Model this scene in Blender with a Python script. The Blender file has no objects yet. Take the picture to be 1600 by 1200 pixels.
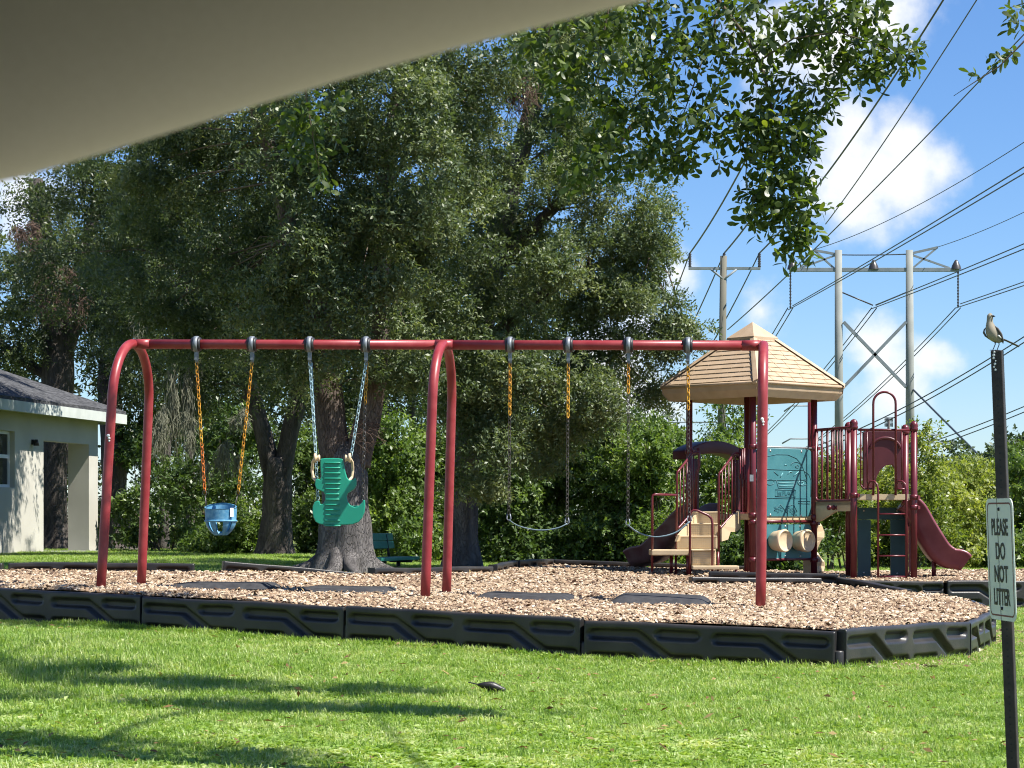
import bpy, bmesh, math, random
import numpy as np
from mathutils import Vector, Matrix, Euler

R = math.radians
rng = np.random.default_rng(7)
random.seed(7)
scene = bpy.context.scene
C = scene.collection

# ------------------------------------------------------------------ camera
F_PX, HORIZON, CAM_H = 3559.0, 820.0, 1.07      # focal length and horizon of the photograph (1600 px wide)
cam_d = bpy.data.cameras.new('camera')
cam = bpy.data.objects.new('camera', cam_d)
C.objects.link(cam)
scene.camera = cam
cam.location = (0, 0, CAM_H)
cam.rotation_euler = (R(90), 0, 0)
cam_d.sensor_width = 36
cam_d.lens = 36 * F_PX / 1600
cam_d.shift_y = (HORIZON - 600) / 1600
cam_d.clip_start = 0.02
cam_d.clip_end = 5000
cam_d.dof.use_dof = True
cam_d.dof.focus_distance = 22
cam_d.dof.aperture_fstop = 26

# ------------------------------------------------------------------ sky and sun
SUN = Vector((0.53, -0.20, 0.82)).normalized()
elev = math.asin(SUN.z)
azim = math.atan2(SUN.x, SUN.y)
world = bpy.data.worlds.new('World')
scene.world = world
world.use_nodes = True
wn, wl_ = world.node_tree.nodes, world.node_tree.links
wn.clear()
wout = wn.new('ShaderNodeOutputWorld')
bg = wn.new('ShaderNodeBackground')
bg.inputs['Strength'].default_value = 0.060
sky = wn.new('ShaderNodeTexSky')
sky.sky_type = 'NISHITA'
sky.sun_disc = False
sky.sun_elevation = elev
sky.sun_rotation = azim
sky.air_density = 1.0
sky.dust_density = 0.0
sky.ozone_density = 4.5
SUN_STRENGTH = 5.0
EXPOSURE = 1.05

def wmath(op, a, b=None, clamp=False):
    n = wn.new('ShaderNodeMath'); n.operation = op; n.use_clamp = clamp
    for i, v in enumerate((a, b)):
        if v is None: continue
        if isinstance(v, (int, float)): n.inputs[i].default_value = v
        else: wl_.new(v, n.inputs[i])
    return n.outputs[0]

tc = wn.new('ShaderNodeTexCoord')
nz = wn.new('ShaderNodeTexNoise'); nz.inputs['Scale'].default_value = 17; nz.inputs['Detail'].default_value = 7
nz.inputs['Roughness'].default_value = 0.58
wl_.new(tc.outputs['Generated'], nz.inputs['Vector'])
nb = wn.new('ShaderNodeTexNoise'); nb.inputs['Scale'].default_value = 48; nb.inputs['Detail'].default_value = 5
wl_.new(tc.outputs['Generated'], nb.inputs['Vector'])

def sky_dir(px, py):
    return Vector(((px - 800) / F_PX, 1, (HORIZON - py) / F_PX)).normalized()
# fair weather cumulus: soft balls of cloud, (direction, angular radius, density)
puffs = [(sky_dir(1345, 270), .026, 1.0), (sky_dir(1420, 290), .024, .95), (sky_dir(1470, 265), .014, .8), (sky_dir(1345, 195), .017, .85), (sky_dir(1400, 215), .020, .9),
         (sky_dir(1385, 40), .026, .9), (sky_dir(1300, 85), .024, .9), (sky_dir(1200, 80), .022, .75), (sky_dir(1170, 290), .012, .5),
         (sky_dir(1365, 540), .014, .68), (sky_dir(1450, 560), .010, .5), (sky_dir(1400, 608), .016, .66), (sky_dir(1190, 485), .014, .6),
         (sky_dir(1060, 425), .014, .66), (sky_dir(1050, 640), .02, .7), (sky_dir(960, 600), .03, .8), (sky_dir(60, 300), .02, .5)]
crng = random.Random(3)
for k in range(22):
    a = R(crng.uniform(25, 335)); e = R(crng.uniform(3, 30))
    base = Vector((math.sin(a) * math.cos(e), math.cos(a) * math.cos(e), math.sin(e)))
    for j in range(2):
        puffs.append(((base + Vector([crng.uniform(-.05, .05) for _ in range(3)])).normalized(), crng.uniform(.05, .1), .9))
acc = None
for d, rad, den in puffs:
    vm = wn.new('ShaderNodeVectorMath'); vm.operation = 'DISTANCE'
    wl_.new(tc.outputs['Generated'], vm.inputs[0]); vm.inputs[1].default_value = d
    m = wmath('MULTIPLY', wmath('SUBTRACT', 1.0, wmath('DIVIDE', vm.outputs['Value'], rad * 1.45)), den)
    acc = m if acc is None else wmath('SMOOTH_MAX', acc, m)
    if acc is not m: acc.node.inputs[2].default_value = .12
dens = wmath('ADD', acc, wmath('MULTIPLY', wmath('SUBTRACT', nz.outputs['Fac'], .52), 2.0))
dens = wmath('ADD', dens, wmath('MULTIPLY', wmath('SUBTRACT', nb.outputs['Fac'], .5), .5))
mr = wn.new('ShaderNodeMapRange'); mr.interpolation_type = 'SMOOTHSTEP'
wl_.new(dens, mr.inputs['Value'])
mr.inputs['From Min'].default_value = .05; mr.inputs['From Max'].default_value = .72
cl = wn.new('ShaderNodeMix'); cl.data_type = 'RGBA'
wl_.new(nz.outputs['Fac'], cl.inputs['Factor'])
cl.inputs[6].default_value = (7.2, 7.5, 8.0, 1); cl.inputs[7].default_value = (9.6, 9.7, 9.8, 1)
hsv = wn.new('ShaderNodeHueSaturation'); hsv.inputs['Saturation'].default_value = 1.1; hsv.inputs['Value'].default_value = 1.0
wl_.new(sky.outputs['Color'], hsv.inputs['Color'])
cm = wn.new('ShaderNodeMix'); cm.data_type = 'RGBA'
wl_.new(mr.outputs['Result'], cm.inputs['Factor'])
tn = wn.new('ShaderNodeMix'); tn.data_type = 'RGBA'; tn.blend_type = 'MULTIPLY'; tn.inputs['Factor'].default_value = 1
wl_.new(hsv.outputs['Color'], tn.inputs[6]); tn.inputs[7].default_value = (.94, 1.06, 1.28, 1)
wl_.new(tn.outputs[2], cm.inputs[6]); wl_.new(cl.outputs[2], cm.inputs[7])
wl_.new(cm.outputs[2], bg.inputs['Color'])
wl_.new(bg.outputs['Background'], wout.inputs['Surface'])

sun_d = bpy.data.lights.new('sun', 'SUN')
sun_d.energy = SUN_STRENGTH
sun_d.angle = R(0.53)
sun_d.color = (1.0, 0.955, 0.88)
sun = bpy.data.objects.new('sun', sun_d)
C.objects.link(sun)
sun.rotation_euler = (-SUN).to_track_quat('-Z', 'Y').to_euler()
sun.location = SUN * 60

vs = scene.view_settings
vs.view_transform = 'Standard'; vs.look = 'None'; vs.exposure = EXPOSURE; vs.gamma = 1.0; vs.use_curve_mapping = False
scene.cycles.max_bounces = 4
scene.cycles.diffuse_bounces = 2
scene.cycles.glossy_bounces = 2
scene.cycles.transmission_bounces = 4
scene.cycles.transparent_max_bounces = 6
scene.cycles.sample_clamp_indirect = 6
scene.cycles.adaptive_threshold = .02
scene.cycles.filter_width = 1.05
scene.cycles.caustics_reflective = False
scene.cycles.caustics_refractive = False

# ------------------------------------------------------------------ helpers: places
def at(px, py, Y):
    """the point seen at pixel (px, py) of the photograph, Y metres away"""
    return Vector(((px - 800) * Y / F_PX, Y, CAM_H + (HORIZON - py) * Y / F_PX))

def plane_z(x, y):
    return .345 - .024 * min(max(x, -4), 4.5) + .0095 * (min(y, 32) - 22)

def sstep(a, b, t):
    t = min(max((t - a) / (b - a), 0), 1)
    return t * t * (3 - 2 * t)

def ground_z(x, y):
    c = 24.5 + (min(max(x, -2), 5) + 2) * 1.07
    z = plane_z(x, y) - .30 + .26 * sstep(c - 2, c + 2, y)
    return z + .015 * math.sin(x * 1.3 + y * .4) * math.sin(y * .7 - x * .5)

def mulch_z(x, y):
    return plane_z(x, y) + .03 + .012 * math.sin(x * 2.1 + 1) * math.sin(y * 1.7)

def on(fn, px, py):
    Y = 22.0
    for _ in range(60):
        p = at(px, py, Y)
        zz = fn(p.x, Y)
        Yn = (CAM_H - zz) * F_PX / max(py - HORIZON, 1e-3)
        Y = .6 * Y + .4 * min(Yn, 90)
    p = at(px, py, Y)
    return Vector((p.x, Y, fn(p.x, Y)))

# ------------------------------------------------------------------ helpers: materials
def new_mat(name):
    m = bpy.data.materials.new(name); m.use_nodes = True
    n, l = m.node_tree.nodes, m.node_tree.links
    return m, n, l, n['Principled BSDF']

def rgb(c): return (c[0], c[1], c[2], 1)

def mat(name, col, rough=.5, spec=.5, col2=None, nscale=8.0, bump=0.0, bscale=60.0, metal=0.0, stretch=None, detail=4, dist=.01, lo=.35, hi=.65):
    m, n, l, b = new_mat(name)
    b.inputs['Roughness'].default_value = rough
    b.inputs['Specular IOR Level'].default_value = spec
    b.inputs['Metallic'].default_value = metal
    b.inputs['Base Color'].default_value = rgb(col)
    geo = n.new('ShaderNodeNewGeometry')
    vec = geo.outputs['Position']
    if stretch:
        mp = n.new('ShaderNodeMapping'); mp.inputs['Scale'].default_value = stretch
        l.new(vec, mp.inputs['Vector']); vec = mp.outputs['Vector']
    if col2 is not None:
        t = n.new('ShaderNodeTexNoise'); t.inputs['Scale'].default_value = nscale; t.inputs['Detail'].default_value = detail
        l.new(vec, t.inputs['Vector'])
        r = n.new('ShaderNodeValToRGB'); r.color_ramp.elements[0].position = lo; r.color_ramp.elements[1].position = hi
        r.color_ramp.elements[0].color = rgb(col); r.color_ramp.elements[1].color = rgb(col2)
        l.new(t.outputs['Fac'], r.inputs['Fac']); l.new(r.outputs['Color'], b.inputs['Base Color'])
    if bump:
        t2 = n.new('ShaderNodeTexNoise'); t2.inputs['Scale'].default_value = bscale; t2.inputs['Detail'].default_value = 5
        l.new(vec, t2.inputs['Vector'])
        bp = n.new('ShaderNodeBump'); bp.inputs['Strength'].default_value = bump; bp.inputs['Distance'].default_value = dist
        l.new(t2.outputs['Fac'], bp.inputs['Height']); l.new(bp.outputs['Normal'], b.inputs['Normal'])
    return m

def leaf_mat(name, dark, mid, light, trans=.35, rough=.38, spec=.5, tcol=None, zdark=False):
    m, n, l, b = new_mat(name)
    a = n.new('ShaderNodeAttribute'); a.attribute_name = 'tint'
    r = n.new('ShaderNodeValToRGB')
    r.color_ramp.elements[0].color = rgb(dark); r.color_ramp.elements[1].color = rgb(light)
    r.color_ramp.elements[1].position = 1.0
    e = r.color_ramp.elements.new(.55); e.color = rgb(mid)
    l.new(a.outputs['Fac'], r.inputs['Fac'])
    l.new(r.outputs['Color'], b.inputs['Base Color'])
    b.inputs['Roughness'].default_value = rough
    b.inputs['Specular IOR Level'].default_value = spec
    tr = n.new('ShaderNodeBsdfTranslucent')
    mul = n.new('ShaderNodeMix'); mul.data_type = 'RGBA'; mul.blend_type = 'MULTIPLY'; mul.inputs['Factor'].default_value = 1
    l.new(r.outputs['Color'], mul.inputs[6]); mul.inputs[7].default_value = rgb(tcol or (1.5, 1.55, .6))
    l.new(mul.outputs[2], tr.inputs['Color'])
    mx = n.new('ShaderNodeMixShader'); mx.inputs['Fac'].default_value = trans
    l.new(b.outputs['BSDF'], mx.inputs[1]); l.new(tr.outputs['BSDF'], mx.inputs[2])
    l.new(mx.outputs['Shader'], n['Material Output'].inputs['Surface'])
    return m

M = {}
M['red'] = mat('red powder coat', (.24, .024, .028), .38, .45, (.32, .055, .055), 7.0, bump=.05, bscale=160, detail=9, lo=.4, hi=.8)
M['maroon'] = mat('maroon powder coat', (.105, .011, .017), .34, .5, (.13, .018, .024), 4.0)
M['maroon_plastic'] = mat('maroon plastic', (.060, .010, .016), .45, .45, (.085, .016, .022), 3.0, bump=.05, bscale=150)
M['slide_plastic'] = mat('sun faded maroon plastic', (.16, .030, .045), .36, .5, (.21, .055, .07), 5.0)
M['slide_grey'] = mat('weathered brown plastic', (.17, .11, .10), .4, .5, (.12, .05, .05), 6.0)
M['tan'] = mat('tan plastic', (.52, .40, .24), .45, .4, (.58, .45, .28), 5.0, bump=.05, bscale=120)
M['roof_tan'] = mat('tan roof plastic', (.41, .295, .19), .55, .35, (.47, .345, .23), 6.0, bump=.08, bscale=140)
M['cream'] = mat('cream plastic', (.60, .46, .29), .4, .4, (.65, .50, .32), 5.0)
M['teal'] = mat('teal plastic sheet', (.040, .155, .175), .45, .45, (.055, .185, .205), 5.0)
M['teal_line'] = mat('engraved teal', (.030, .115, .135), .5, .4)
M['teal_light'] = mat('engraved pale line', (.14, .34, .36), .5, .4)
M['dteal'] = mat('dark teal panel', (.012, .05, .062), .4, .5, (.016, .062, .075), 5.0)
M['black'] = mat('black recycled plastic', (.019, .0185, .0185), .42, .45, (.050, .044, .038), 3.2, bump=.12, bscale=70, detail=9, lo=.42, hi=.78)
M['rubber'] = mat('black rubber', (.03, .03, .032), .75, .25, (.05, .05, .052), 14.0, bump=.2, bscale=120)
M['grey_metal'] = mat('galvanised hanger', (.16, .18, .20), .5, .5, (.22, .24, .26), 30.0, metal=.3)
M['bush'] = mat('black bushing', (.02, .02, .022), .5, .4)
M['chain_y'] = mat('yellow coated chain', (.55, .30, .02), .4, .5, (.48, .20, .015), 5.0)
M['chain_o'] = mat('orange coated chain', (.55, .16, .02), .4, .5, (.5, .12, .015), 6.0)
M['chain_b'] = mat('pale blue coated chain', (.28, .45, .52), .45, .5, (.36, .48, .50), 12.0)
M['chain_m'] = mat('dull steel chain', (.11, .10, .095), .45, .5, (.16, .15, .14), 40.0, metal=.6)
M['chain_d'] = mat('dark worn chain', (.055, .05, .045), .6, .3, (.09, .08, .07), 40.0)
M['bucket'] = mat('sun bleached blue rubber', (.06, .22, .38), .55, .35, (.14, .33, .48), 26.0, bump=.06, bscale=90)
M['bucket_in'] = mat('pale blue rubber', (.18, .36, .50), .6, .3)
M['green_seat'] = mat('green moulded plastic', (.012, .25, .16), .38, .5, (.016, .29, .185), 5.0)
M['belt'] = mat('pale grey rubber belt', (.13, .20, .23), .5, .4, (.2, .27, .3), 18.0)
M['white'] = mat('white plastic', (.75, .76, .75), .5, .4)
M['bolt'] = mat('steel bolt', (.45, .45, .45), .35, .6, metal=.7)
M['bench'] = mat('green coated bench', (.03, .19, .145), .42, .5, (.045, .24, .19), 14.0)
M['dark_steel'] = mat('dark steel frame', (.014, .014, .015), .5, .4)
M['post'] = mat('brown bronze post', (.024, .019, .017), .55, .4, (.04, .033, .029), 24.0, bump=.1, bscale=150)
M['sign'] = mat('white sign sheet', (.60, .65, .585), .45, .45, (.66, .70, .64), 9.0)
M['sign_text'] = mat('black sign lettering', (.012, .012, .013), .5, .4)
M['sign_border'] = mat('dark red sign border', (.14, .02, .022), .5, .4)
M['stucco'] = mat('painted stucco', (.41, .395, .34), .85, .2, (.49, .475, .415), .9, bump=.25, bscale=90, dist=.006)
M['fascia'] = mat('painted fascia', (.42, .45, .41), .6, .3, (.50, .53, .49), 3.0)
M['shingle'] = mat('asphalt shingle', (.036, .037, .040), .85, .2, (.095, .096, .10), 6.0, bump=.4, bscale=14, dist=.03, stretch=(1, 1, 5))
M['glass'] = mat('window glass', (.02, .025, .03), .06, .7)
M['pole_c'] = mat('grey concrete pole', (.21, .225, .21), .8, .2, (.26, .27, .25), .8)
M['pole_w'] = mat('weathered wood pole', (.10, .10, .075), .85, .2, (.16, .15, .12), 1.5, stretch=(1, 1, .15))
M['steel'] = mat('galvanised steel arm', (.17, .20, .215), .6, .4, (.22, .25, .265), 2.0)
M['wire'] = mat('aluminium conductor', (.035, .045, .06), .5, .4)
M['insul'] = mat('dark insulator', (.05, .045, .045), .35, .5)
M['moss'] = mat('grey spanish moss', (.14, .145, .10), .9, .1, (.22, .22, .16), 6.0)
M['dead'] = mat('dead brown twigs', (.085, .055, .042), .9, .1, (.15, .105, .08), 5.0)
M['mulch_base'] = mat('dark mulch bed', (.10, .062, .042), .9, .15, (.26, .17, .115), 40.0, bump=.8, bscale=45, dist=.03)
M['headliner'] = mat('cream knit headliner', (.76, .66, .44), .95, .1, (.79, .69, .47), 300.0, bump=.15, bscale=900, dist=.001)
M['car_paint'] = mat('silver car paint', (.35, .36, .37), .3, .5)
M['car_cream'] = mat('cream car seat', (.62, .56, .46), .8, .2, (.66, .60, .50), 40.0)
M['bounce_white'] = mat('white bounce paint', (.80, .80, .78), .3, .5)  # for the unseen door, white so that it bounces sun onto the lining
M['car_trim'] = mat('black car trim', (.015, .015, .016), .7, .3)

def bark_mat(name, a, b_, sc=1.0):
    m, n, l, b = new_mat(name)
    geo = n.new('ShaderNodeNewGeometry')
    mp = n.new('ShaderNodeMapping'); mp.inputs['Scale'].default_value = (1, 1, .22)
    l.new(geo.outputs['Position'], mp.inputs['Vector'])
    v = n.new('ShaderNodeTexVoronoi'); v.feature = 'DISTANCE_TO_EDGE'; v.inputs['Scale'].default_value = 46 * sc
    t = n.new('ShaderNodeTexNoise'); t.inputs['Scale'].default_value = 9 * sc; t.inputs['Detail'].default_value = 7
    l.new(mp.outputs['Vector'], t.inputs['Vector'])
    add = n.new('ShaderNodeMix'); add.data_type = 'VECTOR'; add.inputs['Factor'].default_value = .12
    l.new(mp.outputs['Vector'], add.inputs[4]); l.new(t.outputs['Color'], add.inputs[5])
    l.new(add.outputs[1], v.inputs['Vector'])
    r = n.new('ShaderNodeValToRGB'); r.color_ramp.elements[0].color = rgb(a); r.color_ramp.elements[1].color = rgb(b_)
    r.color_ramp.elements[0].position = .3; r.color_ramp.elements[1].position = .7
    l.new(t.outputs['Fac'], r.inputs['Fac']); l.new(r.outputs['Color'], b.inputs['Base Color'])
    mn = n.new('ShaderNodeMath'); mn.operation = 'MINIMUM'; mn.inputs[1].default_value = .12
    l.new(v.outputs['Distance'], mn.inputs[0])
    bp = n.new('ShaderNodeBump'); bp.inputs['Strength'].default_value = 1; bp.inputs['Distance'].default_value = .13
    l.new(mn.outputs[0], bp.inputs['Height']); l.new(bp.outputs['Normal'], b.inputs['Normal'])
    b.inputs['Roughness'].default_value = .92; b.inputs['Specular IOR Level'].default_value = .15
    return m
M['bark'] = bark_mat('grey oak bark', (.085, .078, .075), (.19, .175, .165))
M['bark_red'] = bark_mat('reddish oak bark', (.085, .066, .056), (.175, .14, .118), .8)
M['bark_dark'] = bark_mat('dark oak bark', (.06, .052, .046), (.14, .122, .108), .8)
M['twig'] = mat('thin branch', (.10, .075, .055), .9, .1, (.16, .13, .1), 8.0)

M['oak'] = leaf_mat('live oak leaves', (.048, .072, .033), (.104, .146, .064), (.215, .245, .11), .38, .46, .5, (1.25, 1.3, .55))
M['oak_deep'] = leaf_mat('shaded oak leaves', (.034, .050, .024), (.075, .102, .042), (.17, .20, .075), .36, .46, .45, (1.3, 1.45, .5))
M['oak_near'] = leaf_mat('glossy near oak leaves', (.035, .060, .017), (.082, .122, .032), (.24, .28, .06), .38, .42, .5, (1.6, 1.7, .45))
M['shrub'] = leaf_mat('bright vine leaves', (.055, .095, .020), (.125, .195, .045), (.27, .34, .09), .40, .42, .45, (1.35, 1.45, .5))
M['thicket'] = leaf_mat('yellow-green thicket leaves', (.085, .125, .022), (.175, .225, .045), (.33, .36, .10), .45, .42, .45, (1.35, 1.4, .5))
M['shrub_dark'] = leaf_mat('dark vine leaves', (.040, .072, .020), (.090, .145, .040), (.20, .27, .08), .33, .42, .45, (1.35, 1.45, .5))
M['far'] = leaf_mat('far tree leaves', (.045, .072, .036), (.085, .12, .058), (.15, .19, .09), .25, .5, .3)
def grass_mat():
    m = leaf_mat('lawn blades', (.15, .265, .035), (.275, .405, .085), (.50, .55, .25), .42, .42, .45, (1.25, 1.3, .5))
    n, l = m.node_tree.nodes, m.node_tree.links
    ramp = [x for x in n if x.type == 'VALTORGB'][0]; at_ = [x for x in n if x.type == 'ATTRIBUTE'][0]
    geo = n.new('ShaderNodeNewGeometry'); t = n.new('ShaderNodeTexNoise'); t.inputs['Scale'].default_value = 2.3; t.inputs['Detail'].default_value = 5
    l.new(geo.outputs['Position'], t.inputs['Vector'])
    mr_ = n.new('ShaderNodeMapRange'); mr_.inputs['From Min'].default_value = .3; mr_.inputs['From Max'].default_value = .7; mr_.inputs['To Min'].default_value = -.34; mr_.inputs['To Max'].default_value = .38
    l.new(t.outputs['Fac'], mr_.inputs['Value'])
    ad = n.new('ShaderNodeMath'); ad.operation = 'ADD'; l.new(at_.outputs['Fac'], ad.inputs[0]); l.new(mr_.outputs['Result'], ad.inputs[1]); l.new(ad.outputs[0], ramp.inputs['Fac'])
    return m
M['grass'] = grass_mat()

def chip_mat():
    m, n, l, b = new_mat('wood chips')
    a = n.new('ShaderNodeAttribute'); a.attribute_name = 'tint'
    r = n.new('ShaderNodeValToRGB'); cr = r.color_ramp
    cr.elements[0].color = (.075, .046, .034, 1); cr.elements[1].color = (.60, .50, .39, 1)
    for p, c in ((.25, (.185, .118, .074, 1)), (.5, (.31, .222, .142, 1)), (.75, (.44, .345, .238, 1))):
        e = cr.elements.new(p); e.color = c
    l.new(a.outputs['Fac'], r.inputs['Fac']); l.new(r.outputs['Color'], b.inputs['Base Color'])
    b.inputs['Roughness'].default_value = .85; b.inputs['Specular IOR Level'].default_value = .2
    return m
M['chips'] = chip_mat()

def ground_mat():
    m, n, l, b = new_mat('lawn soil and thatch')
    geo = n.new('ShaderNodeNewGeometry')
    t = n.new('ShaderNodeTexNoise'); t.inputs['Scale'].default_value = 1.6; t.inputs['Detail'].default_value = 8
    l.new(geo.outputs['Position'], t.inputs['Vector'])
    r = n.new('ShaderNodeValToRGB'); cr = r.color_ramp
    cr.elements[0].color = (.07, .12, .02, 1); cr.elements[0].position = .3
    cr.elements[1].color = (.21, .22, .08, 1); cr.elements[1].position = .72
    l.new(t.outputs['Fac'], r.inputs['Fac']); l.new(r.outputs['Color'], b.inputs['Base Color'])
    t2 = n.new('ShaderNodeTexNoise'); t2.inputs['Scale'].default_value = 55; t2.inputs['Detail'].default_value = 6
    l.new(geo.outputs['Position'], t2.inputs['Vector'])
    bp = n.new('ShaderNodeBump'); bp.inputs['Strength'].default_value = .8; bp.inputs['Distance'].default_value = .04
    l.new(t2.outputs['Fac'], bp.inputs['Height']); l.new(bp.outputs['Normal'], b.inputs['Normal'])
    b.inputs['Roughness'].default_value = .95; b.inputs['Specular IOR Level'].default_value = .1
    return m
M['ground'] = ground_mat()

# ------------------------------------------------------------------ helpers: objects and meshes
WL = {}
def link(o, parent=None, origin=None):
    C.objects.link(o)
    if parent is not None:
        o.parent = parent
        WL[o.name] = WL[parent.name].copy()
    else:
        o.location = origin or (0, 0, 0)
        WL[o.name] = Vector(origin or (0, 0, 0))
    return o

def thing(name, label, cat, loc, group=None):
    o = bpy.data.objects.new(name, None)
    o.empty_display_size = .2
    link(o, None, Vector(loc))
    return tag(o, label, cat, group)

def tag(o, label=None, cat=None, group=None, kind=None):
    if label: o['label'] = label
    if cat: o['category'] = cat
    if group: o['group'] = group
    if kind: o['kind'] = kind
    return o

class MB:
    """collects shapes in world coordinates; build() links them as one mesh object"""
    def __init__(s): s.v = []; s.f = []; s.flat = []
    def add(s, verts, faces, flat=False):
        b = len(s.v); s.v += [tuple(p) for p in verts]
        for f in faces: s.f.append(tuple(i + b for i in f)); s.flat.append(flat)
        return s
    def box(s, c, sz, u=(1, 0, 0), w=(0, 0, 1)):
        u = Vector(u).normalized(); w = Vector(w); n = w.cross(u).normalized(); w = u.cross(n).normalized(); c = Vector(c)
        vs_ = [c + u * (sz[0] / 2 * a) + n * (sz[1] / 2 * b) + w * (sz[2] / 2 * d) for a in (-1, 1) for b in (-1, 1) for d in (-1, 1)]
        return s.add(vs_, [(0, 1, 3, 2), (4, 6, 7, 5), (0, 4, 5, 1), (2, 3, 7, 6), (0, 2, 6, 4), (1, 5, 7, 3)], True)
    def tube(s, pts, r, n=10, caps=True, closed=False):
        pts = [Vector(p) for p in pts]; m = len(pts)
        rr = list(r) if hasattr(r, '__len__') else [r] * m
        up = None; rings = []
        for i, p in enumerate(pts):
            if closed: t = pts[(i + 1) % m] - pts[i - 1]
            else: t = pts[min(i + 1, m - 1)] - pts[max(i - 1, 0)]
            t.normalize()
            if up is None:
                up = Vector((0, 0, 1)) if abs(t.z) < .9 else Vector((0, 1, 0))
            a = (up - t * up.dot(t)).normalized(); b = t.cross(a); up = a
            rings.append([p + (a * math.cos(2 * math.pi * k / n) + b * math.sin(2 * math.pi * k / n)) * rr[i] for k in range(n)])
        vs_ = [q for ring in rings for q in ring]; fs = []
        for i in range(m if closed else m - 1):
            j = (i + 1) % m
            for k in range(n):
                fs.append((i * n + k, i * n + (k + 1) % n, j * n + (k + 1) % n, j * n + k))
        s.add(vs_, fs)
        if caps and not closed:
            b = len(s.v) - len(vs_)
            s.f.append(tuple(b + k for k in range(n))[::-1]); s.flat.append(True)
            s.f.append(tuple(b + (m - 1) * n + k for k in range(n))); s.flat.append(True)
        return s
    def lathe(s, prof, c, axis=(0, 0, 1), n=20):
        """prof: (radius, height) along axis"""
        ax = Vector(axis).normalized(); a = Vector((0, 0, 1)) if abs(ax.z) < .9 else Vector((1, 0, 0))
        a = (a - ax * a.dot(ax)).normalized(); b = ax.cross(a); c = Vector(c)
        vs_ = []
        for (r_, h_) in prof:
            for k in range(n):
                t = 2 * math.pi * k / n
                vs_.append(c + ax * h_ + (a * math.cos(t) + b * math.sin(t)) * max(r_, 1e-4))
        fs = []
        for i in range(len(prof) - 1):
            for k in range(n):
                fs.append((i * n + k, i * n + (k + 1) % n, (i + 1) * n + (k + 1) % n, (i + 1) * n + k))
        return s.add(vs_, fs)
    def prism(s, poly, off):
        """polygon (list of points) extruded by vector off"""
        poly = [Vector(p) for p in poly]; off = Vector(off); n = len(poly)
        vs_ = poly + [p + off for p in poly]
        fs = [tuple(range(n))[::-1], tuple(range(n, 2 * n))] + [(i, (i + 1) % n, n + (i + 1) % n, n + i) for i in range(n)]
        return s.add(vs_, fs, True)
    def loft(s, rings):
        n = len(rings[0]); vs_ = [p for r_ in rings for p in r_]; fs = []
        for i in range(len(rings) - 1):
            for k in range(n):
                fs.append((i * n + k, i * n + (k + 1) % n, (i + 1) * n + (k + 1) % n, (i + 1) * n + k))
        fs.append(tuple(range(n))[::-1]); fs.append(tuple((len(rings) - 1) * n + k for k in range(n)))
        return s.add(vs_, fs)
    def build(s, name, m, parent=None, bevel=0, origin=None, fix=True, label=None, kind=None):
        me = bpy.data.meshes.new(name)
        base = WL[parent.name] if parent is not None else Vector(origin or (0, 0, 0))
        me.from_pydata([(p[0] - base[0], p[1] - base[1], p[2] - base[2]) for p in s.v], [], s.f)
        me.polygons.foreach_set('use_smooth', [not x for x in s.flat])
        me.materials.append(M[m] if isinstance(m, str) else m)
        if fix:
            bm = bmesh.new(); bm.from_mesh(me); bmesh.ops.recalc_face_normals(bm, faces=bm.faces); bm.to_mesh(me); bm.free()
        me.update()
        o = bpy.data.objects.new(name, me)
        link(o, parent, base if parent is None else None)
        if bevel:
            md = o.modifiers.new('bevel', 'BEVEL'); md.width = bevel; md.segments = 2; md.limit_method = 'ANGLE'; md.angle_limit = R(40)
        if label: o['label'] = label
        if kind: o['kind'] = kind
        return o

def text_mesh(name, txt, size, extrude, offset, m, parent):
    fc = bpy.data.curves.new(name, 'FONT'); fc.body = txt; fc.size = size; fc.align_x = 'CENTER'; fc.align_y = 'CENTER'; fc.extrude = extrude; fc.offset = offset; fc.resolution_u = 4
    tmp = bpy.data.objects.new(name + '_curve', fc)
    me = bpy.data.meshes.new_from_object(tmp)
    bpy.data.objects.remove(tmp)
    me.name = name; me.materials.clear(); me.materials.append(M[m])
    o = bpy.data.objects.new(name, me)
    return link(o, parent)

def np_mesh(name, verts, quads, m, parent=None, tint=None, smooth=False, kind=None, tris=None):
    """big meshes straight from numpy: verts (n,3) world, quads (k,4)"""
    me = bpy.data.meshes.new(name)
    base = np.array(WL[parent.name] if parent is not None else (0, 0, 0), float)
    v = (verts - base).astype(np.float32)
    me.vertices.add(len(v)); me.vertices.foreach_set('co', v.ravel())
    nq = len(quads); nt = 0 if tris is None else len(tris)
    loops = quads.astype(np.int32).ravel()
    starts = np.arange(nq, dtype=np.int32) * 4
    if nt:
        loops = np.concatenate([loops, tris.astype(np.int32).ravel()])
        starts = np.concatenate([starts, nq * 4 + np.arange(nt, dtype=np.int32) * 3])
    me.loops.add(len(loops)); me.loops.foreach_set('vertex_index', loops)
    me.polygons.add(nq + nt); me.polygons.foreach_set('loop_start', starts)
    if smooth: me.polygons.foreach_set('use_smooth', np.ones(nq + nt, bool))
    me.update(calc_edges=True)
    if tint is not None:
        at_ = me.attributes.new('tint', 'FLOAT', 'FACE'); at_.data.foreach_set('value', tint.astype(np.float32))
    me.materials.append(M[m] if isinstance(m, str) else m)
    o = bpy.data.objects.new(name, me)
    link(o, parent)
    if kind: o['kind'] = kind
    return o

def unit(a): return a / np.maximum(np.linalg.norm(a, axis=-1, keepdims=True), 1e-9)

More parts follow.
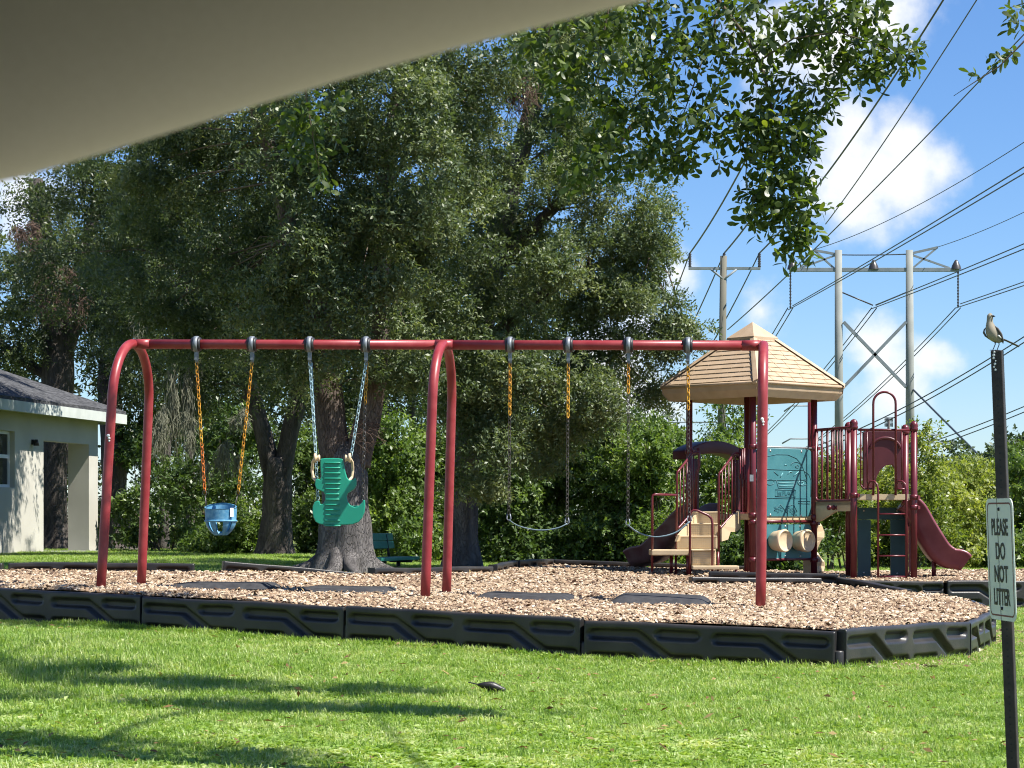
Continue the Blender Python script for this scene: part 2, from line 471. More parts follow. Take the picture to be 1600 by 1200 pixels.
def leaf_geo(c, ax, nrm, ln, wd):
    """diamond leaves: returns verts, quads"""
    ax = unit(ax); side = unit(np.cross(ax, nrm)); nrm = np.cross(side, ax)
    n = len(c)
    mid = c + ax * (ln * .52)[:, None]
    v = np.empty((n, 4, 3))
    v[:, 0] = c
    v[:, 1] = mid - side * (wd / 2)[:, None] + nrm * (wd * .12)[:, None]
    v[:, 2] = c + ax * ln[:, None] - nrm * (ln * .06)[:, None]
    v[:, 3] = mid + side * (wd / 2)[:, None] + nrm * (wd * .12)[:, None]
    return v.reshape(-1, 3), np.arange(n * 4).reshape(n, 4)

def sprigs(o, d, K, L, ln, wd, r_, up=.55):
    """twigs at o along d, each with K leaves; returns leaf bases, axes, normals, lengths, widths"""
    n = len(o); d = unit(d)
    rv = unit(r_.normal(size=(n, 3))); a = unit(np.cross(d, rv)); b = np.cross(d, a)
    j = np.arange(K)
    ph = j * 2.4 + r_.uniform(0, 6.28, (n, 1))
    t = (j + .5) / K * L * r_.uniform(.75, 1.25, (n, 1))
    rad = np.cos(ph)[..., None] * a[:, None] + np.sin(ph)[..., None] * b[:, None]
    c = o[:, None] + d[:, None] * t[..., None]
    ax = d[:, None] * .55 + rad * .85 + r_.normal(size=(n, K, 3)) * .25
    nm = np.array([0, 0, 1.0]) * up + r_.normal(size=(n, K, 3)) * .42 + d[:, None] * .35
    k = n * K
    s = r_.uniform(.7, 1.25, k)
    return c.reshape(k, 3), ax.reshape(k, 3), nm.reshape(k, 3), ln * s, wd * s * r_.uniform(.85, 1.15, k)

def crown_points(envs, sub_per, sub_r, spr, r_, shell=(.55, 1.0), droop=.35):
    """envs: (centre, (rx, ry, rz), weight). returns sprig origins, directions, clump tint, clump centres"""
    O, D, T, CC = [], [], [], []
    for (c, rad, w) in envs:
        c = np.array(c); rad = np.array(rad)
        ns = max(3, int(sub_per * w))
        u = unit(r_.normal(size=(ns, 3)))
        fl_ = (u[:, 1] > 0) & (r_.uniform(0, 1, ns) < .45); u[fl_, 1] *= -1     # a little denser toward the open side
        sc = c + u * rad * r_.uniform(shell[0], shell[1], (ns, 1))
        for i in range(ns):
            rr = sub_r * r_.uniform(.6, 1.4)
            g = unit(r_.normal(size=(spr, 3))) * (r_.uniform(0, 1, (spr, 1)) ** .5) * np.array([rr, rr, rr * .6])
            g[:, 2] -= .5 * (np.linalg.norm(g[:, :2], axis=1)) ** 2 / rr * .8
            O.append(sc[i] + g)
            D.append(unit(g) * .7 + u[i] * .5 + r_.normal(size=(spr, 3)) * .4 + np.array([0, 0, -droop]))
            T.append(np.full(spr, r_.choice([-.22, -.08, .05, .26])))
            CC.append(sc[i])
    return np.concatenate(O), np.concatenate(D), np.concatenate(T), np.array(CC)

def foliage(name, parent, m, envs, sub_per, sub_r, spr, K, L, ln, wd, seed, shell=(.55, 1.0), droop=.35, keep=None, light=.0):
    r_ = np.random.default_rng(seed)
    O, D, T, CC = crown_points(envs, sub_per, sub_r, spr, r_, shell, droop)
    if keep is not None:
        k = keep(O); O, D, T = O[k], D[k], T[k]
    c, ax, nm, l_, w_ = sprigs(O, D, K, L, ln, wd, r_)
    v, q = leaf_geo(c, ax, nm, l_, w_)
    tint = np.clip(np.repeat(T, K) + .38 + light + r_.normal(size=len(q)) * .14, 0, 1)
    o = np_mesh(name, v, q, m, parent, tint, kind='stuff')
    return o, CC

def trunk_tube(mb, pts, radii, n=18, seed=0, flare=0, lobes=6):
    """a gnarled tapered trunk or limb"""
    r_ = random.Random(seed)
    P = [Vector(p) for p in pts]
    dense, rad = [], []
    for i in range(len(P) - 1):
        p0, p1, p2, p3 = P[max(i - 1, 0)], P[i], P[i + 1], P[min(i + 2, len(P) - 1)]
        for k in range(6):
            t = k / 6
            q = .5 * ((2 * p1) + (p2 - p0) * t + (2 * p0 - 5 * p1 + 4 * p2 - p3) * t * t + (3 * p1 - p0 - 3 * p2 + p3) * t ** 3)
            dense.append(q); rad.append(radii[i] * (1 - t) + radii[i + 1] * t)
    dense.append(P[-1]); rad.append(radii[-1])
    b0 = len(mb.v)
    mb.tube(dense, rad, n)
    ph = [r_.uniform(0, 6.28) for _ in range(4)]
    for i in range(len(dense)):
        for k in range(n):
            a = 2 * math.pi * k / n
            idx = b0 + i * n + k
            v = Vector(mb.v[idx]); o = v - dense[i]
            f = 1 + .07 * math.sin(3 * a + ph[0] + i * .13) + .05 * math.sin(5 * a + ph[1] - i * .2) + .03 * math.sin(i * .9 + ph[2])
            if flare:
                h = (dense[i].z - dense[0].z)
                fl = math.exp(-max(h, 0) / .28)
                f *= 1 + flare * fl * (1 + .45 * math.sin(lobes * a + ph[3]))
            mb.v[idx] = tuple(dense[i] + o * f)
    return mb

# ------------------------------------------------------------------ ground
def axis_lines(a, b, fine, lo, hi):
    xs = list(np.arange(lo, hi + 1e-6, fine))
    s, x = fine, lo
    while x > a: s *= 1.6; x -= s; xs.insert(0, max(x, a))
    s, x = fine, hi
    while x < b: s *= 1.6; x += s; xs.append(min(x, b))
    return xs
gx, gy = axis_lines(-1500, 1500, .4, -11, 11), axis_lines(-60, 3000, .4, 8, 48)
gv = np.array([(x, y, ground_z(x, y)) for y in gy for x in gx])
nx = len(gx)
gq = np.array([(j * nx + i, j * nx + i + 1, (j + 1) * nx + i + 1, (j + 1) * nx + i) for j in range(len(gy) - 1) for i in range(nx - 1)])
ground = np_mesh('ground', gv, gq, 'ground', smooth=True)
tag(ground, kind='structure')

FRONT = [(-7.1, 22.9), (-5.2, 21.65), (-3.28, 20.4), (-1.37, 19.16), (.58, 17.97), (2.47, 17.24), (3.8, 19.16), (4.49, 21.4), (4.75, 23.7), (4.42, 25.75), (3.75, 27.7)]
POLY = FRONT + [(4.15, 28.95), (5.5, 29.05), (7.6, 29.4), (10, 30.2), (10, 36.5), (3.5, 33.6), (2.0, 33.7), (.57, 34.0), (.02, 31.5), (-.25, 29.3), (-1.77, 27.4), (-3.6, 26.95), (-6, 26.9), (-8.5, 26.9)]
PV = np.array(POLY)
def inside(x, y):
    """points in the mulch bed (arrays)"""
    x = np.asarray(x); y = np.asarray(y); res = np.zeros(x.shape, bool)
    n = len(PV)
    for i in range(n):
        x0, y0 = PV[i]; x1, y1 = PV[(i + 1) % n]
        cond = ((y0 > y) != (y1 > y)) & (x < (x1 - x0) * (y - y0) / (y1 - y0 + 1e-12) + x0)
        res ^= cond
    return res

def np_plane(x, y): return .345 - .024 * np.clip(x, -4, 4.5) + .0095 * (np.minimum(y, 32) - 22)
def np_mulch(x, y): return np_plane(x, y) + .03 + .012 * np.sin(x * 2.1 + 1) * np.sin(y * 1.7)
def np_ground(x, y):
    c = 24.5 + (np.clip(x, -2, 5) + 2) * 1.07
    t = np.clip((y - c + 2) / 4, 0, 1)
    return np_plane(x, y) - .30 + .26 * t * t * (3 - 2 * t) + .015 * np.sin(x * 1.3 + y * .4) * np.sin(y * .7 - x * .5)

# the mulch sheet: the bed's outline, subdivided, laid on the mulch surface
bm = bmesh.new()
vsb = [bm.verts.new((x, y, 0)) for x, y in POLY]
bm.faces.new(vsb)
for ax_i in (0, 1):
    lo_, hi_ = (-8.5, 10) if ax_i == 0 else (17.2, 36.5)
    for c_ in np.arange(lo_ + .5, hi_, .5):
        co = (c_, 0, 0) if ax_i == 0 else (0, c_, 0)
        no = (1, 0, 0) if ax_i == 0 else (0, 1, 0)
        bmesh.ops.bisect_plane(bm, geom=bm.verts[:] + bm.edges[:] + bm.faces[:], plane_co=co, plane_no=no)
for v_ in bm.verts: v_.co.z = mulch_z(v_.co.x, v_.co.y)
bmesh.ops.recalc_face_normals(bm, faces=bm.faces)
me = bpy.data.meshes.new('mulch_bed'); bm.to_mesh(me); bm.free()
me.materials.append(M['mulch_base'])
mulch_bed = bpy.data.objects.new('mulch_bed', me); link(mulch_bed); tag(mulch_bed, kind='structure')

def wood_chips(name, n, ybox, extra=None, seed=11, big=1.0):
    r_ = np.random.default_rng(seed)
    y = r_.uniform(ybox[0], ybox[1], n * 3); x = r_.uniform(-1, 1, n * 3) * (y * .235 + .4)
    k = inside(x, y); x, y = x[k][:n], y[k][:n]
    if extra is not None: x, y = extra
    n = len(x)
    z = (np_mulch(x, y) if extra is None else np_ground(x, y) + .01) + r_.uniform(-.004, .02, n)
    a = r_.uniform(0, math.pi * 2, n); tl = r_.normal(0, .28, n)
    ln = r_.gamma(3.2, .0095, n).clip(.010, .095) * big; wd = ln * r_.uniform(.28, .6, n); th = r_.uniform(.006, .016, n)
    ax = np.stack([np.cos(a) * np.cos(tl), np.sin(a) * np.cos(tl), np.sin(tl)], 1)
    sd = unit(np.cross(ax, np.array([0, 0, 1.0]) + r_.normal(0, .35, (n, 3)))); nm = np.cross(sd, ax)
    c = np.stack([x, y, z], 1)
    v = np.empty((n, 6, 3))
    sk = r_.uniform(-.3, .3, n)
    for i, e in enumerate((-.5, .5)):
        b = c + ax * (ln * e)[:, None]
        v[:, i * 3] = b - sd * (wd / 2)[:, None]
        v[:, i * 3 + 1] = b + sd * (wd * sk)[:, None] + nm * th[:, None]
        v[:, i * 3 + 2] = b + sd * (wd / 2)[:, None]
    b = np.arange(n) * 6
    q = np.concatenate([np.stack([b, b + 3, b + 4, b + 1], 1), np.stack([b + 1, b + 4, b + 5, b + 2], 1)])
    t = np.concatenate([np.stack([b, b + 1, b + 2], 1), np.stack([b + 3, b + 5, b + 4], 1)])
    patch_ = np.sin(x * 1.9 + np.sin(y * 1.3) * 1.4) * np.sin(y * 1.1 + np.sin(x * .8)) * .09
    tint = np.clip(r_.normal(.50, .27, n) + patch_, 0, 1)
    return np_mesh(name, v.reshape(-1, 3), q, 'chips', None, np.tile(tint, 4), tris=t)

rq = np.random.default_rng(5)
xa = np.concatenate([rq.uniform(2.2, 5.6, 2600), rq.uniform(-5, 2.5, 700)]); ya = np.empty_like(xa)
fx, fy = np.array([p[0] for p in FRONT[:6]]), np.array([p[1] for p in FRONT[:6]])
m_ = xa < 2.47
ya[m_] = np.interp(xa[m_], fx, fy) - .06 - np.abs(rq.normal(0, .07, m_.sum()))
tt = rq.uniform(0, 1, (~m_).sum()); k_ = (tt * 2.999).astype(int); fr_ = tt * 3 - k_
ed = np.array(FRONT[5:9]); e0, e1 = ed[k_], ed[k_ + 1]
p_ = e0 + (e1 - e0) * fr_[:, None]; nrm_ = np.stack([(e1 - e0)[:, 1], -(e1 - e0)[:, 0]], 1); nrm_ /= np.linalg.norm(nrm_, axis=1, keepdims=True)
p_ = p_ + nrm_ * (.05 + np.abs(rq.normal(0, .22, len(p_))))[:, None]
xa[~m_] = p_[:, 0]; ya[~m_] = p_[:, 1]
ch1 = wood_chips('wood_chips', 80000, (17.1, 25), seed=11)
tag(ch1, 'pale brown wood chips covering the swing bed', 'wood chips', kind='stuff')
ch2 = wood_chips('wood_chips', 24000, (25, 36), seed=12, big=1.2)
tag(ch2, 'wood chips around the climbing frame at the back', 'wood chips', kind='stuff')
ch3 = wood_chips('wood_chips', 0, (17, 18), extra=(xa, ya), seed=13)
tag(ch3, 'wood chips spilled onto the lawn outside the black border', 'wood chips', kind='stuff')

# ------------------------------------------------------------------ black plastic border timbers
def seg_d(px_, py_, ax_, ay_, bx_, by_):
    dx, dy = bx_ - ax_, by_ - ay_
    t = np.clip(((px_ - ax_) * dx + (py_ - ay_) * dy) / (dx * dx + dy * dy), 0, 1)
    return np.hypot(px_ - ax_ - t * dx, py_ - ay_ - t * dy)
def recess(u, v, L, h):
    """depth of the moulded hollows at u along and v up the face"""
    out = np.zeros_like(u)
    hw = L / 2
    for k in (0, 1):
        x = u - k * hw
        d = seg_d(x, v, .09, .70 * h, .43 * hw, .70 * h)
        d = np.minimum(d, seg_d(x, v, .43 * hw, .70 * h, .70 * hw, .16 * h))
        d = np.minimum(d, seg_d(x, v, .70 * hw, .16 * h, .93 * hw, .16 * h))
        d = np.minimum(d, seg_d(x, v, .63 * hw, .74 * h, .90 * hw, .74 * h) + .004)
        d = np.minimum(d, seg_d(x, v, .09, .16 * h, .40 * hw, .16 * h) + .004)
        t = np.clip((.048 - d) / .020, 0, 1)
        out = np.maximum(out, t * t * (3 - 2 * t) * .047)
    return out
def timber(A, B, zA, zB, label, h=.33, th=.12, both=False, group='black plastic border timbers'):
    A = Vector((A[0], A[1], zA)); B = Vector((B[0], B[1], zB)); d = B - A; L = d.length; d.normalize()
    n = Vector((0, 0, 1)).cross(d).normalized(); up = d.cross(n).normalized()
    if up.z < 0: up = -up
    NU, NV = int(L / .019), 27
    us = np.linspace(0.012, L - .012, NU)
    vs_ = np.linspace(0, h - .015, NV)
    simple = np.linspace(0, h - .015, 3)
    plain_back = n.y > 0 and not both           # moulded on one face, plain on the far one
    vb = simple[::-1] if plain_back else vs_[::-1]
    plain_front = n.y < 0 and not both
    vf = simple if plain_front else vs_
    prof_v = np.concatenate([vf, [h - .004, h, h, h - .004], vb])
    prof_n = np.concatenate([np.full(len(vf), -th / 2), [-th / 2 + .004, -th / 2 + .014, th / 2 - .014, th / 2 - .004], np.full(len(vb), th / 2)])
    U, V = np.meshgrid(us, prof_v, indexing='ij')
    N = np.tile(prof_n, (NU, 1))
    rc = recess(U, V, L, h)
    rc[:, len(vf):len(vf) + 4] = 0
    if plain_front: rc[:, :len(vf)] = 0
    if plain_back: rc[:, len(vf) + 4:] = 0
    N = N - np.sign(N) * rc
    wob = .004 * np.sin(U * 2.3 + zA * 40) + .003 * np.sin(U * 5.1 + zB * 70)
    V = V + wob * (V > h * .6)
    A0 = A - up * h
    P_ = np.array(A0) + U[..., None] * np.array(d) + V[..., None] * np.array(up) + N[..., None] * np.array(n)
    m = P_.shape[1]
    q = [(i * m + j, (i + 1) * m + j, (i + 1) * m + j + 1, i * m + j + 1) for i in range(NU - 1) for j in range(m - 1)]
    mb = MB(); mb.add([tuple(p) for p in P_.reshape(-1, 3)], q)
    mb.f.append(tuple(range(m))); mb.flat.append(True)
    mb.f.append(tuple((NU - 1) * m + j for j in range(m))[::-1]); mb.flat.append(True)
    base = Vector((A0 + B - up * h) / 2)
    o = thing('border_timber', label, 'border', base, group)
    mb.build('timber_body', 'black', o)
    k = MB(); k.lathe([(.001, 0), (.042, 0), (.046, .01), (.046, h * .46), (.04, h * .5), (.001, h * .5)], A0 + d * .0, up, 14)
    k.build('joint_knuckle', 'black', o)
    return o

ftop = [plane_z(x, y) + .03 for x, y in FRONT]
names_f = [None, 'black border timber at the far left edge, in front of the left swing leg', 'dark border timber below the blue bucket swing, second from the left',
           'black border timber below the green seat, at the shaded front edge', 'black border timber at the middle of the front edge, below the belt swing',
           'sunlit border timber ending at the front right corner', 'border timber beyond the front right corner, with chips spilled at its foot',
           'steeply receding border timber at the right, beside the sign', 'border timber turning back at the right tip of the bed', 'border timber running back toward the ladder tower']
for i in range(len(FRONT) - 1):
    lab = ['black border timber out of sight past the left edge'][0] if i == 0 else names_f[min(i, 9)]
    if i == 0: continue
    dz = (.012 if i % 2 else -.008)
    timber(FRONT[i], FRONT[i + 1], ftop[i] + dz, ftop[i + 1] + dz * .3, lab, both=i in (6, 7, 8, 9))
def ptop(p, e=.03): return plane_z(*p) + e
for a, b, ea, eb, lab in [
    ((3.72, 27.45), (2.10, 27.0), 0.125, 0.105, 'loose end of border lying on the chips before the steps'),
    ((2.42, 28.15), (4.02, 27.95), 0.145, 0.165, 'border timber lying just behind the loose end, before the drums'),
    ((4.02, 27.9), (4.52, 25.9), .13, .05, 'tilted border timber slanting down beside the ladder tower'),
    ((4.22, 29.0), (5.5, 29.05), .05, .05, 'border timber in front of the ladder tower'),
    ((5.52, 29.05), (7.6, 29.4), .05, .05, 'border timber below the right slide, running behind the sign'),
    ((-8.2, 26.9), (-6.0, 26.9), 0.135, 0.135, 'back border timber at the far left behind the swing legs'),
    ((-5.95, 26.9), (-3.75, 26.98), 0.135, 0.135, 'back border timber behind the left swing arch'),
    ((-3.42, 26.85), (-1.74, 27.35), .17, .055, 'crooked back border timber standing higher on its left, before the big trunk'),
    ((-1.70, 27.4), (-.28, 29.25), 0.115, 0.115, 'back border timber between the big trunk and the middle arch'),
    ((-.25, 29.4), (.02, 31.5), 0.135, 0.135, 'short-looking back border timber right of the middle arch'),
    ((.05, 31.6), (.57, 33.95), 0.145, 0.135, 'back border timber receding at the middle of the bed'),
    ((.62, 34.0), (2.0, 33.75), 0.135, 0.115, 'back border timber in front of the dark hedge'),
    ((2.05, 33.75), (3.6, 33.6), 0.115, 0.105, 'back border timber behind the steps')]:
    timber(a, b, ptop(a, ea), ptop(b, eb), lab)

# ------------------------------------------------------------------ the house at the left
hw0, hw1 = Vector((-9.64, 42.9, 0)), Vector((-8.70, 47.6, 0))
hd = (hw1 - hw0).normalized(); hn = Vector((hd.y, -hd.x, 0))       # hn looks out of the wall, to the camera's right
gzh = 1.07 - 50 / 80.0
house = thing('house', 'pale stucco house with grey shingle roof at the left edge', 'house', (hw1.x, hw1.y, gzh))
def hw(px):
    k = (px - 800) / F_PX
    t = (k * hw0.y - hw0.x) / (hd.x - k * hd.y)
    return t
def hp(t, z, o=0): return hw0 + hd * t - hn * o + Vector((0, 0, z))
t_d0, t_d1, t_w0, t_w1, t_end = hw(68), hw(139), hw(-14), hw(23), hw(153)
eave = 3.36
zt, zb = CAM_H + (820 - 688) * (hp(t_d0, 0).y / F_PX), gzh - .3
zt2 = zt + .02
wz0, wz1 = CAM_H + (820 - 762) * (hp(t_w1, 0).y / F_PX), CAM_H + (820 - 674) * (hp(t_w1, 0).y / F_PX)
TH = .22
def wall_piece(mb, ta, tb, za, zb_, o0=0, o1=TH):
    mb.prism([hp(ta, za, o0), hp(tb, za, o0), hp(tb, zb_, o0), hp(ta, zb_, o0)], -hn * (o1 - o0))
mb = MB()
wall_piece(mb, -9, t_w0, zb, eave); wall_piece(mb, t_w0, t_w1, zb, wz0); wall_piece(mb, t_w0, t_w1, wz1, eave)
wall_piece(mb, t_w1, t_d0, zb, eave); wall_piece(mb, t_d0, t_d1, zt, eave); wall_piece(mb, t_d1, t_end, zb, eave, 0, .46)
mb.build('wall', 'stucco', house)
mb = MB(); wall_piece(mb, -9, t_d0 - .02, zb, eave, 2.2, 2.4); mb.build('inner_wall', 'stucco', house)
mb = MB(); mb.prism([hp(-9, 3.30, .3), hp(t_end, 3.30, .3), hp(t_end, 3.30, 9), hp(-9, 3.30, 9)], (0, 0, .05)); mb.build('ceiling_slab', 'fascia', house)
mb = MB(); wall_piece(mb, t_d0 - .02, t_end + .02, gzh - .2, gzh + .09, -.12, 1.3); mb.build('porch_slab', 'pole_c', house)
mb = MB(); wall_piece(mb, -9, -8.8, zb, eave, .23, 9); mb.build('side_wall', 'stucco', house)
mb = MB(); wall_piece(mb, t_d0 - .2, t_d0 - .02, zb, eave, .23, 2.2); mb.build('side_wall', 'stucco', house)
ov = .45
pitch = .40
def rp(t, o): return hp(t, eave + .02 + pitch * (min(o, 4.5, ) + ov) if o > -ov else eave + .02, o)
e1 = hp(t_end + ov, eave + .03, -ov); e0 = hp(-9.5, eave + .03, -ov); e2 = hp(t_end + ov, eave + .03, 9.5)
r1 = hp(t_end + ov - 4.9, eave + .03 + pitch * 4.9, 4.45); r0 = hp(-9.5, eave + .03 + pitch * 4.9, 4.45)
mb = MB()
mb.prism([e0, e1, r1, r0], (0, 0, .05)); mb.prism([e1, e2, r1], (0, 0, .049))
roof = mb.build('roof', 'shingle', house)
mb = MB()
fz = Vector((0, 0, -.20))
mb.prism([e0 + hn * .02, e1 + hn * .02, e1 + hn * .02 + fz, e0 + hn * .02 + fz], -hn * .03)
mb.prism([e1, e2, e2 + fz, e1 + fz], hd * .03)
mb.build('fascia', 'fascia', roof)
mb = MB(); mb.prism([e0 + fz * .8, e1 + fz * .8, e1 + fz * .8 - hn * .5, e0 + fz * .8 - hn * .5], (0, 0, .02)); mb.build('soffit', 'fascia', roof)
# courses of shingles as thin raised strips
mb = MB()
for k in range(30):
    o = k * .16
    z = eave + .083 + pitch * o
    inset = t_end + ov - o
    mb.prism([hp(-9.5, z, -ov + o), hp(inset, z, -ov + o), hp(inset - .15, z + .15 * pitch, -ov + o + .15), hp(-9.5, z + .15 * pitch, -ov + o + .15)], (0, 0, .016))
mb.build('shingle_courses', 'shingle', roof, kind='stuff')
win = MB()
for (ta, tb, za, zb_) in [(t_w0, t_w1, wz0, wz0 + .06), (t_w0, t_w1, wz1 - .06, wz1), (t_w0, t_w0 + .06, wz0 + .06, wz1 - .06), (t_w1 - .06, t_w1, wz0 + .06, wz1 - .06), (t_w0 + .06, t_w1 - .06, (wz0 + wz1) / 2 + .02, (wz0 + wz1) / 2 + .09)]:
    wall_piece(win, ta, tb, za, zb_, .10, .15)
wobj = win.build('window', 'white', house)
for za, zb_ in ((wz0 + .06, (wz0 + wz1) / 2 + .02), ((wz0 + wz1) / 2 + .09, wz1 - .06)):
    p = MB(); wall_piece(p, t_w0 + .06, t_w1 - .06, za, zb_, .125, .135); p.build('pane', 'glass', wobj)
p = MB(); wall_piece(p, t_w0, t_w1, wz0, wz1, .24, .26); p.build('blind', 'dark_steel', wobj)
lt = hw(50)
mb = MB(); mb.box(hp(lt, 2.68, -.02), (.07, .05, .10), hd); mb.lathe([(.001, .07), (.03, .07), (.06, -.05), (.001, -.05)], hp(lt, 2.66, -.09), (0, 0, 1), 12)
mb.build('wall_lamp', 'dark_steel', house)

# ------------------------------------------------------------------ swing frame
BL, BR = Vector((-3.68, 22.0, 2.815)), Vector((2.353, 21.31, 2.747))
bd = (BR - BL).normalized(); perp = Vector((-bd.y, bd.x, 0)).normalized()     # perp points away from the camera
BEAM_R = .046
frame = thing('swing_frame', 'red steel two-bay swing frame with three arched supports', 'swing frame', (-.66, 21.66, .3))
def beam_at(px):
    k = (px - 800) / F_PX
    t = (k * BL.y - BL.x) / (bd.x - k * bd.y)
    return BL + bd * t
arch_tops = [BL + bd * .03, BL + (BR - BL) * .5 + bd * .02, BR]
for i in range(2):
    mb = MB(); a, b = (arch_tops[i], arch_tops[i + 1])
    mb.tube([a + bd * .0, b], BEAM_R, 20)
    bo = mb.build('top_beam', 'red', frame)
for i, (top, lean) in enumerate(zip(arch_tops, (-.125, -.08, -.025))):
    for sgn in (-1, 1):
        pts = []
        hs = .66
        n_arc = 14
        for k in range(n_arc + 1):
            a = k / n_arc * math.pi / 2
            s_ = math.sin(a) * (hs - .03); zz = top.z - .55 * (1 - math.cos(a))
            pts.append(Vector((top.x, top.y, zz)) + perp * (sgn * s_) + bd * (lean * .25 * (1 - math.cos(a))))
        foot = Vector((top.x, top.y, 0)) + perp * (sgn * (hs + .03)) + bd * lean
        foot.z = mulch_z(foot.x, foot.y) - .06
        for k in range(1, 7): pts.append(pts[n_arc].lerp(foot, k / 6))
        mb = MB(); mb.tube(pts, .0455, 20); lg = mb.build('arch_leg', 'red', frame)
        if sgn < 0 and i in (0, 2):
            wz = top.z - (.93 if i == 0 else .74)
            k = (top.z - .55 - wz) / (top.z - .55 - foot.z); q = pts[n_arc].lerp(foot, k)
            w = MB()
            for dx, dz, r0 in ((-.006, .02, .016), (.002, -.005, .013), (.004, -.03, .009)):
                w.lathe([(.001, .002), (r0, .001), (r0, -.004)], q + Vector((dx, -.0465, dz)), (0, -1, 0), 9)
            w.build('paint_chip', 'white', lg)
    mb = MB(); mb.tube([top - bd * .085, top + bd * .085] if i == 1 else ([top - bd * .0, top + bd * .16] if i == 0 else [top - bd * .2, top - bd * .02]), BEAM_R + .0035, 20)
    mb.build('beam_collar', 'red', frame)
HP = [307, 394, 484, 572, 797, 888, 982, 1075]
hang = []
for px in HP:
    c = beam_at(px); c.z = BL.z + (BR.z - BL.z) * ((c - BL).length / (BR - BL).length)
    mb = MB(); mb.lathe([(.047, -.045), (.066, -.042), (.068, -.02), (.062, 0), (.068, .02), (.066, .042), (.047, .045)], c, bd, 20)
    h = mb.build('swing_hanger', 'bush', frame)
    mb = MB()
    mb.lathe([(.06, -.02), (.078, -.02), (.08, 0), (.078, .02), (.06, .02)], c, bd, 20)
    mb.box(c + Vector((0, 0, -.105)), (.03, .05, .09), bd)
    mb.tube([c + Vector((0, 0, -.14)), c + Vector((0, 0, -.175))], .014, 8)
    mb.build('hanger_clamp', 'grey_metal', h)
    hang.append(c + Vector((0, 0, -.17)))

def link_geo(mb, c, d, s, l=.05, w=.028, r_=.0045):
    """one oval chain link, centre c, along d, side s"""
    pts = []
    for k in range(10):
        a = 2 * math.pi * k / 10
        pts.append(c + d * (math.cos(a) * l * .5) + s * (math.sin(a) * w * .5))
    mb.tube(pts, r_, 5, closed=True)
def chain(p0, p1, name, m, parent, l=.052, r_=.0048, w=.03):
    p0, p1 = Vector(p0), Vector(p1); d = p1 - p0; n = max(2, int(d.length / (l * .72))); d.normalize()
    s1 = d.cross(Vector((0, 1, 0))).normalized(); s2 = d.cross(s1)
    a, b = (s1 + s2).normalized(), (s1 - s2).normalized()
    mb = MB()
    for k in range(n):
        link_geo(mb, p0.lerp(p1, (k + .5) / n), d, a if k % 2 else b, l, w, r_)
    return mb.build(name, m, parent, fix=False)

# bucket swing
Yb = beam_at(345).y
bc = at(345, 812, Yb)
bs = thing('bucket_swing', 'sun bleached blue bucket swing on yellow chains', 'swing', bc - Vector((0, 0, .15)), 'swings hung from the red frame')
lT, rT = at(320, 770, Yb), at(372, 770, Yb)
lm, rm = hang[0].lerp(lT, .62), hang[1].lerp(rT, .70)
chain(hang[0], lm, 'chain', 'chain_y', bs); chain(lm, lT, 'chain', 'chain_o', bs)
chain(hang[1], rm, 'chain', 'chain_y', bs); chain(rm, rT, 'chain', 'chain_y', bs)
for T, s in ((lT, -1), (rT, 1)):
    mb = MB()
    for q in (-.055, .055):
        mb.tube([T, bc + Vector((s * .135, q, .115))], .0035, 6)
    mb.lathe([(.02, -.02), (.024, 0), (.02, .02)], T, (0, 1, 0), 10)
    mb.build('cable', 'chain_m', bs)
mb = MB(); NT, NV = 48, 16
inn = []
for shell_, off in ((0, 0), (1, .014)):
    b0 = len(mb.v)
    for j in range(NV + 1):
        v = j / NV
        r0 = (.155 - .012 * v) if v < .5 else .149 * math.cos((v - .5) / .5 * 1.25) ** .75
        z = .135 - .285 * (v if v < .5 else v)
        for k in range(NT):
            a = 2 * math.pi * k / NT
            rim = .030 * math.sin(a) - .012 * abs(math.cos(a)) if v < .3 else 0
            mb.v.append(tuple(bc + Vector((math.cos(a) * (r0 - off), math.sin(a) * (r0 - off) * .86, z + rim * (1 - v / .3 if v < .3 else 0)))))
    for j in range(NV):
        for k in range(NT):
            a = (2 * math.pi * (k + .5) / NT + math.pi / 2) % (2 * math.pi)      # 0 = towards the camera
            da = min(a, 2 * math.pi - a); v = (j + .5) / NV
            hole = False
            if v > .5 and v < .94:
                hole = da < .30 or (abs(da - .78) < .13 and v < .85)
            if v > .5 and v < .9 and abs(da - math.pi) < .42: hole = True
            if hole: continue
            f = (b0 + j * NT + k, b0 + j * NT + (k + 1) % NT, b0 + (j + 1) * NT + (k + 1) % NT, b0 + (j + 1) * NT + k)
            mb.f.append(f if shell_ == 0 else f[::-1]); mb.flat.append(False)
    if shell_ == 0: first = b0
for k in range(NT):
    mb.f.append((first + k, first + (k + 1) % NT, b0 + (k + 1) % NT, b0 + k)); mb.flat.append(False)
mb.build('bucket_seat', 'bucket', bs, fix=False)
mb = MB()
mb.tube([bc + Vector((math.cos(a) * .149, math.sin(a) * .128, -.012)) for a in [2 * math.pi * k / 40 for k in range(40)]], .011, 8, closed=True)
mb.build('rim_band', 'bucket', bs)
mb = MB(); mb.box(bc + Vector((.118, -.10, .07)), (.035, .004, .085), (1, .6, 0)); mb.build('care_tag', 'white', bs)

